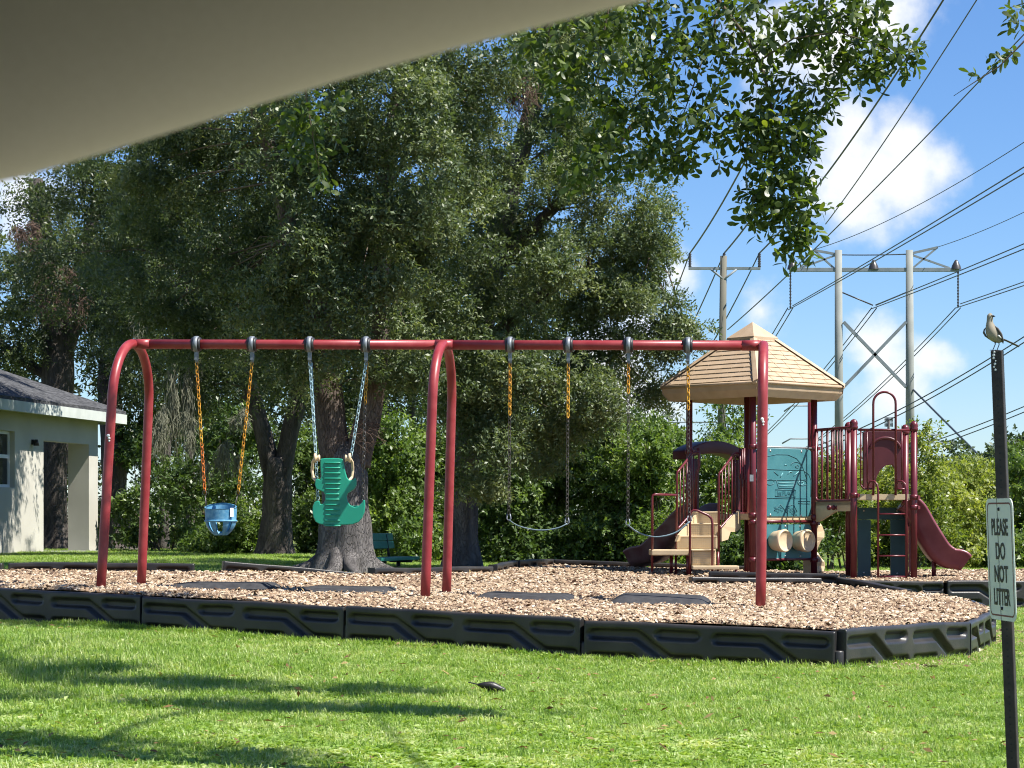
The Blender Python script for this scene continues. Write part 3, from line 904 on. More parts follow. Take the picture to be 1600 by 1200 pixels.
# green moulded full-support seat, seen from behind
Yg = beam_at(528).y
outline = [(500, 717), (507, 716), (517, 715.6), (528, 716), (535.6, 717), (538, 728), (539.5, 738), (542, 746), (546, 750.5), (551, 749.5), (555, 746.5), (557, 751), (557, 758), (554, 764), (548, 768),
           (543.5, 770.5), (541.6, 776), (543, 784), (547, 789.5), (554, 792.5), (560, 791), (565, 786), (568, 780.5), (570, 782), (570.3, 791), (569, 801), (565.5, 810), (560, 816), (551, 819.4), (540, 820.3), (525, 820.6), (508, 820.2), (499, 818.8),
           (493, 815.5), (489.3, 808), (488, 799), (488.4, 791), (491, 785), (495.5, 782), (499.5, 783.5), (500.5, 788), (505, 787), (508, 781), (508.2, 774), (505.5, 769), (499, 766), (494, 764), (491.8, 757), (492.6, 750), (496, 747.5), (500, 749.5), (501.5, 744), (500.5, 732)]
gpts = [at(x, y, Yg) for x, y in outline]
gc = at(529, 800, Yg)
gs = thing('seat_swing', 'green moulded high-back seat swing hanging from pale blue chains', 'swing', at(529, 820, Yg), 'swings hung from the red frame')
mb = MB(); mb.prism(gpts, (0, .055, 0))
shell_o = mb.build('seat_shell', 'green_seat', gs, bevel=.012)
for k in range(13):
    y = 723 + k * 8.2
    w = (13, 13, 13.5, 14, 13, 12, 11.5, 11.5, 12, 12, 12, 12.5, 13)[k]
    mb = MB(); a, b = at(519.5 - w, y, Yg - .001), at(519.5 + w, y, Yg - .001)
    mb.tube([a, a.lerp(b, .08) + Vector((0, -.004, 0)), b.lerp(a, .08) + Vector((0, -.004, 0)), b], [.002, .0075, .0075, .002], 8)
    mb.build('back_rib', 'green_seat', shell_o)
mb = MB()
sx0, sx1 = at(497, 0, Yg).x, at(561, 0, Yg).x
zs = at(0, 806, Yg).z
prof = [(0, 0), (0, .075), (.30, .10), (.38, .085), (.42, .02), (.36, -.03), (.1, -.05)]
mb.prism([Vector((sx0, Yg + .05 + a, zs + b)) for a, b in prof], (sx1 - sx0, 0, 0))
mb.build('seat_pan', 'green_seat', gs, bevel=.02)
for px, s in ((495.5, -1), (543.5, 1)):
    c = at(px, 716, Yg + .02)
    mb = MB(); mb.lathe([(.001, -.028), (.030, -.028), (.036, -.02), (.026, -.006), (.026, .006), (.036, .02), (.030, .028), (.001, .028)], c, (1, 0, 0), 18)
    mb.lathe([(.001, -.012), (.042, -.012), (.046, 0), (.042, .012), (.001, .012)], c + Vector((s * .018, 0, .004)), (1, 0, 0), 18)
    mb.build('roller', 'cream', gs)
    mb = MB()
    loop = [at(px + s * 2, 714, Yg + .04), at(px + s * 7.0, 722, Yg + .09), at(px + s * 8, 735, Yg + .13), at(px + s * 6, 746, Yg + .12), at(px + s * 1, 752, Yg + .07)]
    P2 = []
    for i in range(len(loop) - 1):
        for k in range(5): P2.append(loop[i].lerp(loop[i + 1], k / 5))
    mb.tube(P2 + [loop[-1]], .014, 10); mb.build('handle_loop', 'cream', gs)
chain(hang[2], at(493.5, 713, Yg + .02), 'chain', 'chain_b', gs); chain(hang[2] + Vector((.01, .02, 0)), at(497, 781, Yg + .16), 'chain', 'chain_b', gs, r_=.004)
chain(hang[3], at(548.5, 713, Yg + .02), 'chain', 'chain_b', gs)
mid = hang[3].lerp(at(567, 781, Yg + .16), .3)
chain(hang[3] + Vector((.01, .02, 0)), mid, 'chain', 'chain_y', gs, r_=.004); chain(mid, at(567, 781, Yg + .16), 'chain', 'chain_m', gs, r_=.004)

# belt swings
def belt_swing(h0, h1, pts, gold, label):
    Ys = h0.y; Ye = h1.y
    P0, P1 = at(*pts[0], Ys), at(*pts[-1], Ye)
    o = thing('belt_swing', label, 'swing', (P0 + P1) / 2 - Vector((0, 0, .1)), 'swings hung from the red frame')
    for h, P, g in ((h0, P0, gold[0]), (h1, P1, gold[1])):
        z = at(0, g, h.y).z; t = (h.z - z) / (h.z - P.z)
        m_ = h.lerp(P, t)
        chain(h, m_, 'chain', 'chain_y', o, r_=.0058); chain(m_, P + Vector((0, 0, .05)), 'chain', 'chain_d', o, r_=.0029)
        mb = MB(); mb.tube([P + Vector((-.012, 0, .055)), P + Vector((-.02, 0, .01)), P + Vector((0, 0, -.012)), P + Vector((.02, 0, .01)), P + Vector((.012, 0, .055))], .006, 8)
        mb.build('shackle', 'grey_metal', o)
    n = 24; mb = MB(); rows = []
    Pm = [at(x, y, Ys + (Ye - Ys) * (x - pts[0][0]) / (pts[-1][0] - pts[0][0])) for x, y in pts]
    for i in range(n + 1):
        t = i / n * (len(Pm) - 1); k = min(int(t), len(Pm) - 2); f = t - k
        p0, p1, p2, p3 = Pm[max(k - 1, 0)], Pm[k], Pm[k + 1], Pm[min(k + 2, len(Pm) - 1)]
        q = .5 * ((2 * p1) + (p2 - p0) * f + (2 * p0 - 5 * p1 + 4 * p2 - p3) * f * f + (3 * p1 - p0 - 3 * p2 + p3) * f ** 3)
        w = .075 * (1 - .35 * abs(2 * i / n - 1) ** 3)
        rows.append([q + Vector((0, -w, .004)), q + Vector((0, w, .004)), q + Vector((0, w, -.008)), q + Vector((0, -w, -.008))])
    mb.loft(rows); mb.build('belt_seat', 'belt', o)
belt_swing(hang[4], hang[5], [(795, 812), (812, 822), (842, 828), (870, 825), (886, 818)], (648, 652), 'belt swing with sagging grey seat, just right of the middle arch')
belt_swing(hang[6], hang[7], [(981, 820), (998, 832), (1025, 838.5), (1055, 832), (1077, 815)], (614, 640), 'belt swing with sagging grey seat, before the play structure steps')

# rubber mats under the swings
def mat_pad(px0, px1, py, rot, label, flip=0):
    c = on(mulch_z, (px0 + px1) / 2, py); w = (px1 - px0) * c.y / F_PX
    o = thing('rubber_mat', label, 'mat', c, 'wear mats under the swings')
    u = Vector((math.cos(rot), math.sin(rot), -.024)).normalized(); v = Vector((-math.sin(rot), math.cos(rot), .012)).normalized(); n = u.cross(v)
    D = 1.0; r_ = random.Random(px0)
    mb = MB(); NX, NY = 24, 10; g = []
    for j in range(NY + 1):
        for i in range(NX + 1):
            a, b = i / NX * 2 - 1, j / NY * 2 - 1
            e = min((1 - abs(a)) * w / 2, (1 - abs(b)) * D / 2)
            z = .012 + .05 * min(e / .09, 1) + .010 * math.sin(a * 1.3 + px0) + .006 * math.sin(b * 2 + px1)
            g.append(c + u * (a * w / 2) + v * (b * D / 2) + n * z)
    f = [(j * (NX + 1) + i, j * (NX + 1) + i + 1, (j + 1) * (NX + 1) + i + 1, (j + 1) * (NX + 1) + i) for j in range(NY) for i in range(NX)]
    mb.add(g, f); mb.build('mat_body', 'rubber', o)
mat_pad(276, 430, 919.5, -.10, 'black rubber mat under the blue bucket swing')
mat_pad(470, 618, 926, -.11, 'black rubber mat under the green seat swing')
mat_pad(746, 900, 937, -.12, 'black rubber mat right of the middle arch under a belt swing')
mat_pad(957, 1112, 943, -.10, 'worn rubber mat with light chips on it, left of the right swing post')

# ------------------------------------------------------------------ play structure
ps = thing('play_structure', 'maroon, teal and tan play structure with hipped tan roof and two slides', 'playground', (3.9, 31.3, .35))
PF, PL_, PR_, PB = Vector((3.25, 30.75, 0)), Vector((2.46, 31.6, 0)), Vector((4.19, 31.6, 0)), Vector((3.35, 32.45, 0))
PA, PBb = Vector((534 * 30.6 / F_PX, 30.6, 0)), Vector((628 * 30.6 / F_PX, 30.6, 0))
PA2, PB2 = Vector((526 * 31.45 / F_PX, 31.45, 0)), Vector((5.43, 31.45, 0))
gz = .34
def post(p, top, r_=.045, cap=False, clamps=()):
    mb = MB(); mb.tube([Vector((p.x, p.y, gz - .1)), Vector((p.x, p.y, top))], r_, 16)
    if cap: mb.lathe([(r_, 0), (.056, .005), (.058, .03), (.05, .05), (.056, .07), (.05, .10), (.03, .125), (.001, .135)], (p.x, p.y, top - .02), (0, 0, 1), 16)
    o = mb.build('post', 'maroon', ps)
    for z in clamps:
        mb = MB(); mb.lathe([(r_ + .001, -.035), (r_ + .014, -.03), (r_ + .016, 0), (r_ + .014, .03), (r_ + .001, .035)], (p.x, p.y, z), (0, 0, 1), 16)
        mb.box((p.x + .045, p.y - .03, z), (.05, .05, .045), (.7, .7, 0)); mb.build('clamp', 'maroon', o)
    return o
def zY(py, Y): return CAM_H + (HORIZON - py) * Y / F_PX
post(PF, 3.12, clamps=(zY(698, 30.75), zY(805, 30.75), zY(816, 30.75), zY(875, 30.75)))
post(PL_, 3.12, clamps=(zY(706, 31.6), zY(800, 31.6)))
post(PR_, 3.12, clamps=(zY(701, 31.6), zY(808, 31.6), zY(818, 31.6), zY(875, 31.6)))
post(PB, 3.12)
post(Vector((4.25, 32.4, 0)), 3.1)
post(PA, zY(668, 30.6), cap=True, clamps=(zY(774, 30.6),))
post(PBb, zY(671, 30.6), cap=True, clamps=(zY(777, 30.6), zY(793, 30.6)))
post(PA2, zY(672, 31.45), cap=True)
post(PB2, zY(676, 31.45), cap=True)

# hipped roof with moulded shingles
RC = Vector((3.335, 31.6, 0)); HD = 1.262; EZ, AZ = 2.985, 3.84
corn = [RC + Vector((0, -HD, EZ)), RC + Vector((HD, 0, EZ)), RC + Vector((0, HD, EZ)), RC + Vector((-HD, 0, EZ))]
rot_r = Matrix.Rotation(R(-3), 3, 'Z')
corn = [RC + Vector((0, 0, EZ)) + rot_r @ (c - RC - Vector((0, 0, EZ))) for c in corn]
apex = RC + Vector((0, 0, AZ))
mb = MB()
for i in range(4):
    mb.add([corn[i], corn[(i + 1) % 4], apex], [(0, 1, 2)], True)
    a, b = corn[i], corn[(i + 1) % 4]
    dn = Vector((0, 0, -.10)); inn_ = (RC + Vector((0, 0, EZ)) - (a + b) / 2).normalized() * .02
    mb.add([a, b, b + dn + inn_, a + dn + inn_], [(0, 3, 2, 1)], True)
    ia, ib = a + (RC + Vector((0, 0, EZ)) - a) * .085 + Vector((0, 0, -.20)), b + (RC + Vector((0, 0, EZ)) - b) * .085 + Vector((0, 0, -.20))
    mb.add([a + dn + inn_, b + dn + inn_, ib, ia], [(0, 3, 2, 1)], True)
    mb.add([ia, ib, RC + Vector((0, 0, AZ - .35))], [(0, 2, 1)], True)
roof_p = mb.build('roof', 'roof_tan', ps, fix=False)
# a raised band at the eave, hip ridges and the cap
mb = MB()
for i in range(4):
    a, b = corn[i], corn[(i + 1) % 4]
    mb.tube([a + Vector((0, 0, -.01)), b + Vector((0, 0, -.01))], .022, 8)
mb.build('eave_lip', 'roof_tan', roof_p)
for i in range(4):
    mb = MB(); d = (apex - corn[i]).normalized()
    out = Vector((corn[i].x - RC.x, corn[i].y - RC.y, 0)).normalized(); s_ = d.cross(out).normalized(); nn = s_.cross(d).normalized()
    if nn.z < 0: nn = -nn
    p0, p1 = corn[i] + nn * .002, corn[i].lerp(apex, .82) + nn * .002
    w0 = .06
    mb.add([p0 - s_ * w0, p0 + nn * .035, p0 + s_ * w0, p1 - s_ * .05, p1 + nn * .035, p1 + s_ * .05, p0 - s_ * w0 - nn * .05, p0 + s_ * w0 - nn * .05],
           [(0, 1, 4, 3), (1, 2, 5, 4), (0, 6, 7, 2, 1)], True)
    mb.build('hip_ridge', 'roof_tan', roof_p, fix=False)
mb = MB()
cap_t = .25
cc_ = RC + Vector((0, 0, EZ + (AZ - EZ) * (1 - cap_t)))
capc = [cc_ + (c.lerp(apex, 1 - cap_t) - cc_) * 1.12 + Vector((0, 0, .035)) for c in corn]
for i in range(4):
    a, b = capc[i], capc[(i + 1) % 4]
    mb.add([a, b, apex + Vector((0, 0, .045))], [(0, 1, 2)], True)
    mb.add([a, b, b - Vector((0, 0, .06)), a - Vector((0, 0, .06))], [(0, 3, 2, 1)], True)
mb.build('roof_cap', 'roof_tan', roof_p, fix=False)
for i in range(4):
    a, b = corn[i], corn[(i + 1) % 4]
    e = (b - a).normalized(); m_ = (a + b) / 2; upv = (apex - m_); sl = upv.length; upv.normalize(); nn = e.cross(upv).normalized()
    if nn.z < 0: nn = -nn
    W = (b - a).length; rows = 10
    share = {}
    for k in range(rows):
        t0, t1 = (k + .25) / (rows + 3.0), (k + 1.25) / (rows + 3.0)
        wr = W * (1 - t0) - .17
        n_s = max(2, round(wr / .235)); sw = wr / n_s
        off = (.5 if k % 2 else 0)
        edges = [j * sw - wr / 2 for j in range(n_s + 1)]
        if k % 2: edges = [-wr / 2] + [(j + .5) * sw - wr / 2 for j in range(n_s)] + [wr / 2]
        for j in range(len(edges) - 1):
            x0, x1 = edges[j] + .004, edges[j + 1] - .004
            hl = (t1 - t0) * sl
            lim = lambda tt: (W * (1 - tt)) / 2 - .06
            xt0, xt1 = max(x0, -lim(t1)), min(x1, lim(t1))
            if xt1 - xt0 < .02: continue
            p = lambda x, y, z: m_ + e * x + upv * y + nn * z
            y0, y1 = t0 * sl, t1 * sl
            vs8 = [p(x0, y0, .015), p(x1, y0, .015), p(xt1, y1 + .01, .004), p(xt0, y1 + .01, .004), p(x0, y0, .0), p(x1, y0, .0)]
            mb = MB(); mb.add(vs8, [(0, 1, 2, 3), (0, 4, 5, 1), (0, 3, 4), (1, 5, 2)], True)
            mb.build('shingle', 'roof_tan', roof_p, fix=False)

# decks
DZ = 1.22
mb = MB(); mb.prism([p + Vector((0, 0, DZ - .08)) for p in (PF, PR_, PB, PL_)], (0, 0, .08)); mb.build('deck', 'tan', ps)
DZ2 = zY(772, 30.6)
mb = MB(); mb.prism([p + Vector((0, 0, DZ2 - .075)) for p in (PA + Vector((.03, -.02, 0)), PBb + Vector((-.03, -.02, 0)), PB2, PA2)], (0, 0, .075)); mb.build('deck', 'tan', ps)

# teal play panels between the front and right posts
ud = (PR_ - PF).normalized(); un = Vector((ud.y, -ud.x, 0))
def upx(px):
    k = (px - 800) / F_PX
    return (k * PF.y - PF.x) / (ud.x - k * ud.y)
def pw(px, py, o=0):
    q = PF + ud * upx(px) + un * o
    return Vector((q.x, q.y, zY(py, (PF + ud * upx(px)).y)))
def rounded(u0, u1, z0, z1, r_, o):
    pts = []
    for cx, cz, a0 in ((u1 - r_, z1 - r_, 0), (u0 + r_, z1 - r_, 90), (u0 + r_, z0 + r_, 180), (u1 - r_, z0 + r_, 270)):
        for k in range(5):
            a = R(a0 + k * 22.5); q = PF + ud * (cx + math.cos(a) * r_) + un * o
            pts.append(Vector((q.x, q.y, cz + math.sin(a) * r_)))
    return pts
u0, u1 = .075, 1.19
zp0, zp1, zq0, zq1 = 1.185, 2.11, .60, 1.075
mb = MB(); mb.prism(rounded(u0, u1, zp0, zp1, .05, .012), un * -.022); panel = mb.build('car_panel', 'teal', ps)
mb = MB(); mb.prism(rounded(u0, u1, zq0, zq1, .05, .012), un * -.022); drum_p = mb.build('drum_panel', 'teal', ps)
def cpx(x, y): return (1000 + x / 5, 680 + y / 5)
def engrave(pts, m='teal_line', r_=.0058, closed=False, par=panel):
    mb = MB(); P_ = [pw(*cpx(*p), .0125) for p in pts]
    mb.tube(P_, r_, 6, closed=closed); mb.build('engraved_line', m, par)
def arc(cx, cy, rx, ry, a0, a1, n=14): return [(cx + rx * math.cos(R(a0 + (a1 - a0) * k / n)), cy - ry * math.sin(R(a0 + (a1 - a0) * k / n))) for k in range(n + 1)]
engrave([(905, 265), (935, 205), (985, 165), (1060, 150), (1150, 152), (1215, 180), (1255, 225), (1275, 275), (1298, 345)])
engrave([(890, 345), (905, 265)])
engrave([(925, 262), (1015, 266), (1120, 270), (1270, 274)])
engrave([(1275, 275), (1315, 310), (1330, 350), (1328, 480)])
engrave([(890, 345), (960, 350), (1060, 352), (1205, 350), (1300, 345)])
engrave([(1060, 352), (1075, 412), (1190, 412), (1205, 350)])
engrave([(1075, 372), (1198, 368)], 'teal_light', .006); engrave([(1080, 395), (1194, 392)], 'teal_light', .006)
engrave([(1050, 425), (1210, 428), (1210, 482), (1050, 478)], closed=True)
engrave([(885, 488), (1010, 490), (1140, 494), (1290, 494)]); engrave([(1230, 515), (1320, 515), (1320, 535), (1230, 533)], closed=True)
engrave(arc(1262, 372, 36, 22, 0, 350), closed=True); engrave(arc(1252, 374, 20, 13, 0, 350), 'teal_light', .006, True)
engrave(arc(1010, 366, 34, 22, 0, 350), closed=True)
engrave(arc(1212, 235, 38, 25, 0, 180)); engrave(arc(1222, 245, 14, 10, 0, 350), closed=True)
engrave([(1150, 305), (1165, 285), (1185, 290)], 'teal_light', .007); engrave([(1195, 318), (1235, 285)], 'teal_light', .007); engrave([(1090, 330), (1110, 295)], 'teal_light', .007); engrave([(1040, 285), (1075, 315)], 'teal_line')
engrave([(1125, 235), (1133, 228), (1140, 236)], 'teal_light', .007)
for fx0, s in ((1075, 1), (1185, 1)):
    for i in range(4):
        for j in range(4):
            if (i + j) % 2: continue
            def fp(a, b): return (fx0 - 35 + a * 15 + b * 3, 560 + b * 13 + a * -4 + (0 if fx0 < 1100 else a * 8))
            mb = MB(); q = [pw(*cpx(*fp(a, b)), .0135) for a, b in ((i, j), (i + 1, j), (i + 1, j + 1), (i, j + 1))]
            mb.prism(q, un * .002); mb.build('flag_check', 'teal_line', panel)
engrave([(1090, 540), (1150, 615)]); engrave([(1195, 540), (1222, 600)]); engrave([(1043, 590), (1090, 540)]); engrave([(1150, 555), (1195, 540)])
# raised plate lettering
fo = text_mesh('plate_lettering', '1st PLACE', .085, .003, .0015, 'teal_line', panel)
pc = pw(*cpx(1130, 454), .0135)
fo.matrix_local = Matrix.Translation(pc - WL[panel.name]) @ Matrix((( ud.x, 0, un.x, 0), (ud.y, 0, un.y, 0), (0, 1, 0, 0), (0, 0, 0, 1)))
for px_, py_ in ((1013, 122), (1256, 128), (1013, 622), (1252, 628)):
    mb = MB(); mb.lathe([(.016, 0), (.014, .006), (.001, .009)], pw(*cpx(px_, py_), .012), un, 10); mb.build('bolt', 'bolt', panel)
for px_, py_ in ((1245, 712), (1247, 945), (1130, 712), (1130, 945)):
    mb = MB(); mb.lathe([(.016, 0), (.014, .006), (.001, .009)], pw(*cpx(px_, py_), .012), un, 10); mb.build('bolt', 'bolt', drum_p)
for z in (zY(815, 31.2), zY(874, 31.2)):
    mb = MB(); mb.tube([PF + Vector((0, 0, z)), PR_ + Vector((0, 0, z))], .02, 10); mb.build('panel_rail', 'maroon', ps)
mb = MB(); mb.tube([PF + Vector((0, 0, 2.13)), PR_ + Vector((0, 0, 2.13))], .012, 10); mb.build('panel_rail', 'bolt', ps)
for px_ in (1206.5, 1242):
    c = pw(px_, 845, 0)
    mb = MB(); mb.lathe([(.10, .012), (.13, .05), (.145, .14), (.155, .20), (.158, .225), (.148, .243), (.135, .245), (.125, .232), (.07, .222), (.001, .218)], c, un, 28)
    mb.build('bongo_drum', 'cream', ps)
# climbing wall behind the right post
mb = MB(); rr_ = random.Random(4); rows_ = []
cw = [(1.35, .42), (1.36, .70), (1.30, .95), (1.22, 1.15)]
c0 = PR_ + Vector((.02, .10, 0))
for i in range(13):
    z = .36 + i * .068
    w = .25 + .05 * math.sin(i * .9) + rr_.uniform(-.02, .02)
    th = .05 + rr_.uniform(-.015, .02)
    q = Vector((c0.x - .12, c0.y + .25, z))
    r0 = [q, q + Vector((w * .5, -.05 - rr_.uniform(0, .03), 0)), q + Vector((w, .02 - rr_.uniform(0, .03), rr_.uniform(-.02, .02))), q + Vector((w + .01, .06, 0)), q + Vector((w * .5, .07, 0)), q + Vector((0, .06, 0))]
    rows_.append(r0)
mb.loft(rows_); mb.flat = [True] * len(mb.f); mb.build('climbing_wall', 'cream', ps)

# railing with bars between the roofed deck and the ladder tower
def rail_frame(p0, p1, z0, z1, nb, r_=.013, rf=.017, name='guard_rail'):
    d = (p1 - p0); L = d.length; d.normalize(); a = .05; rr = .07
    path = [p0 + d * a + Vector((0, 0, z1)), p0 + d * a + Vector((0, 0, z0 + rr))]
    for k in range(1, 6):
        t = R(180 + 90 * k / 6); path.append(p0 + d * (a + rr + rr * math.cos(t)) + Vector((0, 0, z0 + rr + rr * math.sin(t))))
    path.append(p0 + d * (a + rr) + Vector((0, 0, z0))); path.append(p0 + d * (L - a - rr) + Vector((0, 0, z0)))
    for k in range(1, 6):
        t = R(270 + 90 * k / 6); path.append(p0 + d * (L - a - rr + rr * math.cos(t)) + Vector((0, 0, z0 + rr + rr * math.sin(t))))
    path += [p0 + d * (L - a) + Vector((0, 0, z0 + rr)), p0 + d * (L - a) + Vector((0, 0, z1))]
    mb = MB(); mb.tube(path, rf, 10); mb.tube([p0 + Vector((0, 0, z1)), p1 + Vector((0, 0, z1))], rf, 10)
    o = mb.build(name, 'maroon', ps)
    for k in range(nb):
        q = p0 + d * (a + (L - 2 * a) * (k + 1) / (nb + 1))
        mb = MB(); mb.tube([q + Vector((0, 0, z0)), q + Vector((0, 0, z1))], r_, 8); mb.build('bar', 'maroon', o)
    return o
rail_frame(PR_, PA, zY(782, 31.1), zY(669.5, 31.1), 5)
rail_frame(Vector((4.25, 32.4, 0)), PA2, zY(782, 31.9), zY(671, 31.9), 6)
mb = MB(); z1_, z0_ = zY(783, 31.1), zY(799, 31.1)
mb.prism([PR_ + Vector((0, 0, z1_)), PA + Vector((0, 0, z1_)), PA + Vector((0, 0, z0_)), PR_.lerp(PA, .55) + Vector((0, 0, z0_)), PR_.lerp(PA, .2) + Vector((0, 0, z0_ - .12)), PR_ + Vector((0, 0, z0_ - .16))], (.03, .03, 0))
mb.build('bridge_plate', 'tan', ps)
mb = MB(); mb.prism([PR_ + Vector((0, 0, z1_ - .06)), PA + Vector((0, 0, z1_ - .06)), PA2 + Vector((0, 0, z1_ - .06)), Vector((4.25, 32.4, z1_ - .06))], (0, 0, .05)); mb.build('deck', 'tan', ps)
mb = MB(); q = PR_.lerp(PA, .52) + Vector((-.02, -.03, z0_ + .05))
for dx in (-.06, 0, .06): mb.lathe([(.001, -.02), (.03, -.02), (.035, 0), (.03, .02), (.001, .02)], q + Vector((dx, -.02, 0)), (0, -1, 0), 10)
mb.build('bracket', 'maroon', ps)

# ladder tower front: bars, tall loop and ladder
YA = 30.58
def tb(pts, r_, name, m='maroon', par=ps, n=10):
    mb = MB(); mb.tube(pts, r_, n); return mb.build(name, m, par)
tb([at(1341, 671.5, YA), at(1424, 672, YA)], .017, 'top_rail')
for s, xs in ((0, (1345, 1355)), (1, (1409,))):
    for x in xs:
        tb([at(x, 672, YA), at(x, 757, YA)], .011, 'bar')
tb([at(1345, 757, YA), at(1347, 761, YA), at(1351, 764, YA), at(1366, 764, YA)], .012, 'lower_rail')
tb([at(1400, 764, YA), at(1418, 764, YA)], .012, 'lower_rail')
lp = [at(1364.5, 774, YA - .02), at(1364.5, 632, YA - .02)] + [at(1382 + 17.5 * math.cos(R(180 - a)), 630 - 17.5 * math.sin(R(a)), YA - .02) for a in range(12, 180, 12)] + [at(1399.5, 632, YA - .02), at(1399.5, 774, YA - .02)]
tb(lp, .016, 'handle_loop', n=12)
ladder_rails = []
for x0, x1 in ((1356, 1372), (1400, 1416)):
    hk = [at(x0, 766, YA), at(x0 + .5, 757, YA - .03), at(x0 + 4, 752, YA - .07), at(x0 + 10, 752, YA - .11), at(x0 + 14.5, 757, YA - .14), at(x1, 766, YA - .15), at(x1, 907, YA - .15)]
    ladder_rails.append(tb(hk, .0145, 'ladder_rail'))
for y in (803, 836, 868.5, 901):
    tb([at(1372, y, YA - .15), at(1416, y, YA - .15)], .0115, 'rung')
# hood of the slide behind, a moulded arch with an opening
Yh = 31.42
hood = [(1349, 765), (1349, 676), (1356, 673), (1412, 673), (1418, 677), (1418, 765), (1402, 765), (1400, 735), (1394, 726), (1385, 727), (1376, 734), (1370, 745), (1367, 765)]
mb = MB(); mb.prism([at(x, y, Yh) for x, y in hood], (0, .10, 0)); mb.build('slide_hood', 'maroon_plastic', ps, bevel=.01)
mb = MB(); mb.tube([at(1383.5 + 24 * math.cos(R(a)), 704 - 20 * math.sin(R(a)), Yh - .01) for a in range(10, 171, 10)], .02, 8); mb.build('hood_rib', 'maroon_plastic', ps)
for x0, x1 in ((1340, 1360.5), (1391.5, 1417)):
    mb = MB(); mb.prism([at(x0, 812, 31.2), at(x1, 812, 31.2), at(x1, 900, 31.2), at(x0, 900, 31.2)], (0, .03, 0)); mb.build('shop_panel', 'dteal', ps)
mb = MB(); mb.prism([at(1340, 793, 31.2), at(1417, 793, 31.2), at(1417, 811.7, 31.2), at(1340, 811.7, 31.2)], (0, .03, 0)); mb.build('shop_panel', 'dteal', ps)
for x, y in ((1350, 798), (1402, 798), (1350, 895), (1402, 896)):
    mb = MB(); mb.lathe([(.014, 0), (.012, .006), (.001, .008)], at(x, y, 31.2), (0, -1, 0), 8); mb.build('bolt', 'bolt', ps)
tb([at(1418, 798, 30.9), at(1421.5, 802, 30.9), at(1421.7, 893, 30.9), at(1418, 900, 30.9)], .011, 'edge_tube', 'slide_plastic')

def slide(path, width_dir, w, wall, m, name):
    """open chute: path of floor points, side walls"""
    wd = Vector(width_dir).normalized(); rings = []
    for i, p in enumerate(path):
        p = Vector(p); t = (Vector(path[min(i + 1, len(path) - 1)]) - Vector(path[max(i - 1, 0)])).normalized(); up = t.cross(wd).normalized()
        if up.z < 0: up = -up
        h = wall[i] if hasattr(wall, '__len__') else wall
        prof = [(-w / 2 - .035, h - .03), (-w / 2 - .03, h), (-w / 2, h + .008), (-w / 2 + .025, h - .01), (-w / 2 + .04, .06), (-w / 2 + .10, .008), (0, 0), (w / 2 - .10, .008), (w / 2 - .04, .06), (w / 2 - .025, h - .01), (w / 2, h + .008), (w / 2 + .03, h), (w / 2 + .035, h - .03),
                (w / 2 + .012, h - .05), (w / 2 + .004, -.03), (w / 2 - .03, -.10), (0, -.105), (-w / 2 + .03, -.10), (-w / 2 - .004, -.03), (-w / 2 - .012, h - .05)]
        rings.append([p + wd * a + up * b for a, b in prof])
    mb = MB(); mb.loft(rings); return mb.build(name, m, ps)
def smooth_path(P_, n=6):
    P_ = [Vector(p) for p in P_]; out = []
    for i in range(len(P_) - 1):
        p0, p1, p2, p3 = P_[max(i - 1, 0)], P_[i], P_[i + 1], P_[min(i + 2, len(P_) - 1)]
        for k in range(n):
            t = k / n
            out.append(.5 * ((2 * p1) + (p2 - p0) * t + (2 * p0 - 5 * p1 + 4 * p2 - p3) * t * t + (3 * p1 - p0 - 3 * p2 + p3) * t ** 3))
    return out + [P_[-1]]
Ysl = 30.95
sp = smooth_path([at(1412, 786, Ysl), at(1424, 797, Ysl), at(1436, 822, Ysl), at(1449, 846, Ysl), at(1463, 866, Ysl), at(1480, 876, Ysl), at(1496, 877, Ysl), at(1503, 881, Ysl)])
slide(sp, (0, 1, 0), .50, [.13 + .06 * math.sin(math.pi * k / (len(sp) - 1)) for k in range(len(sp))], 'slide_plastic', 'slide')
tb([at(1459, 870, Ysl), at(1459, 905, Ysl)], .03, 'slide_leg')
# hood arch and slide leaving the roofed deck to the back left
ld = (PB - PL_).normalized(); ln_ = Vector((-ld.y, ld.x, 0))
if ln_.x > 0: ln_ = -ln_
LW = (PB - PL_).length
mb = MB(); rings = []
for k in range(17):
    t = k / 16; q = PL_ + ld * (LW * t) + ln_ * .02
    zc = zY(719, 32) + .10 * math.sin(math.pi * t) ** .7
    hgt = .12 + .05 * math.sin(math.pi * t)
    rings.append([Vector((q.x, q.y, zc)), Vector((q.x, q.y, zc + hgt)) + ln_ * .0, Vector((q.x, q.y, zc + hgt)) + ln_ * .3, Vector((q.x, q.y, zc)) + ln_ * .3])
mb.loft(rings); mb.build('arch_hood', 'maroon_plastic', ps, bevel=.01)
for t0, t1 in ((.04, .17), (.83, .96)):
    mb = MB(); a, b = PL_ + ld * (LW * t0), PL_ + ld * (LW * t1)
    mb.prism([a + Vector((0, 0, DZ)), b + Vector((0, 0, DZ)), b + Vector((0, 0, 1.99)), a + Vector((0, 0, 1.99))], ln_ * .12); mb.build('hood_side', 'maroon_plastic', ps, bevel=.01)
s0 = PL_ + ld * (LW * .36) + ln_ * .05
sp2 = smooth_path([s0 + Vector((0, 0, DZ)), s0 + ln_ * .25 + Vector((0, 0, DZ - .03)), s0 + ln_ * .62 + Vector((0, 0, DZ - .30)), s0 + ln_ * .98 + Vector((0, 0, .66)), s0 + ln_ * 1.25 + Vector((0, 0, .60)), s0 + ln_ * 1.34 + Vector((0, 0, .56))])
slide(sp2, ld, .44, .15, 'slide_grey', 'slide')
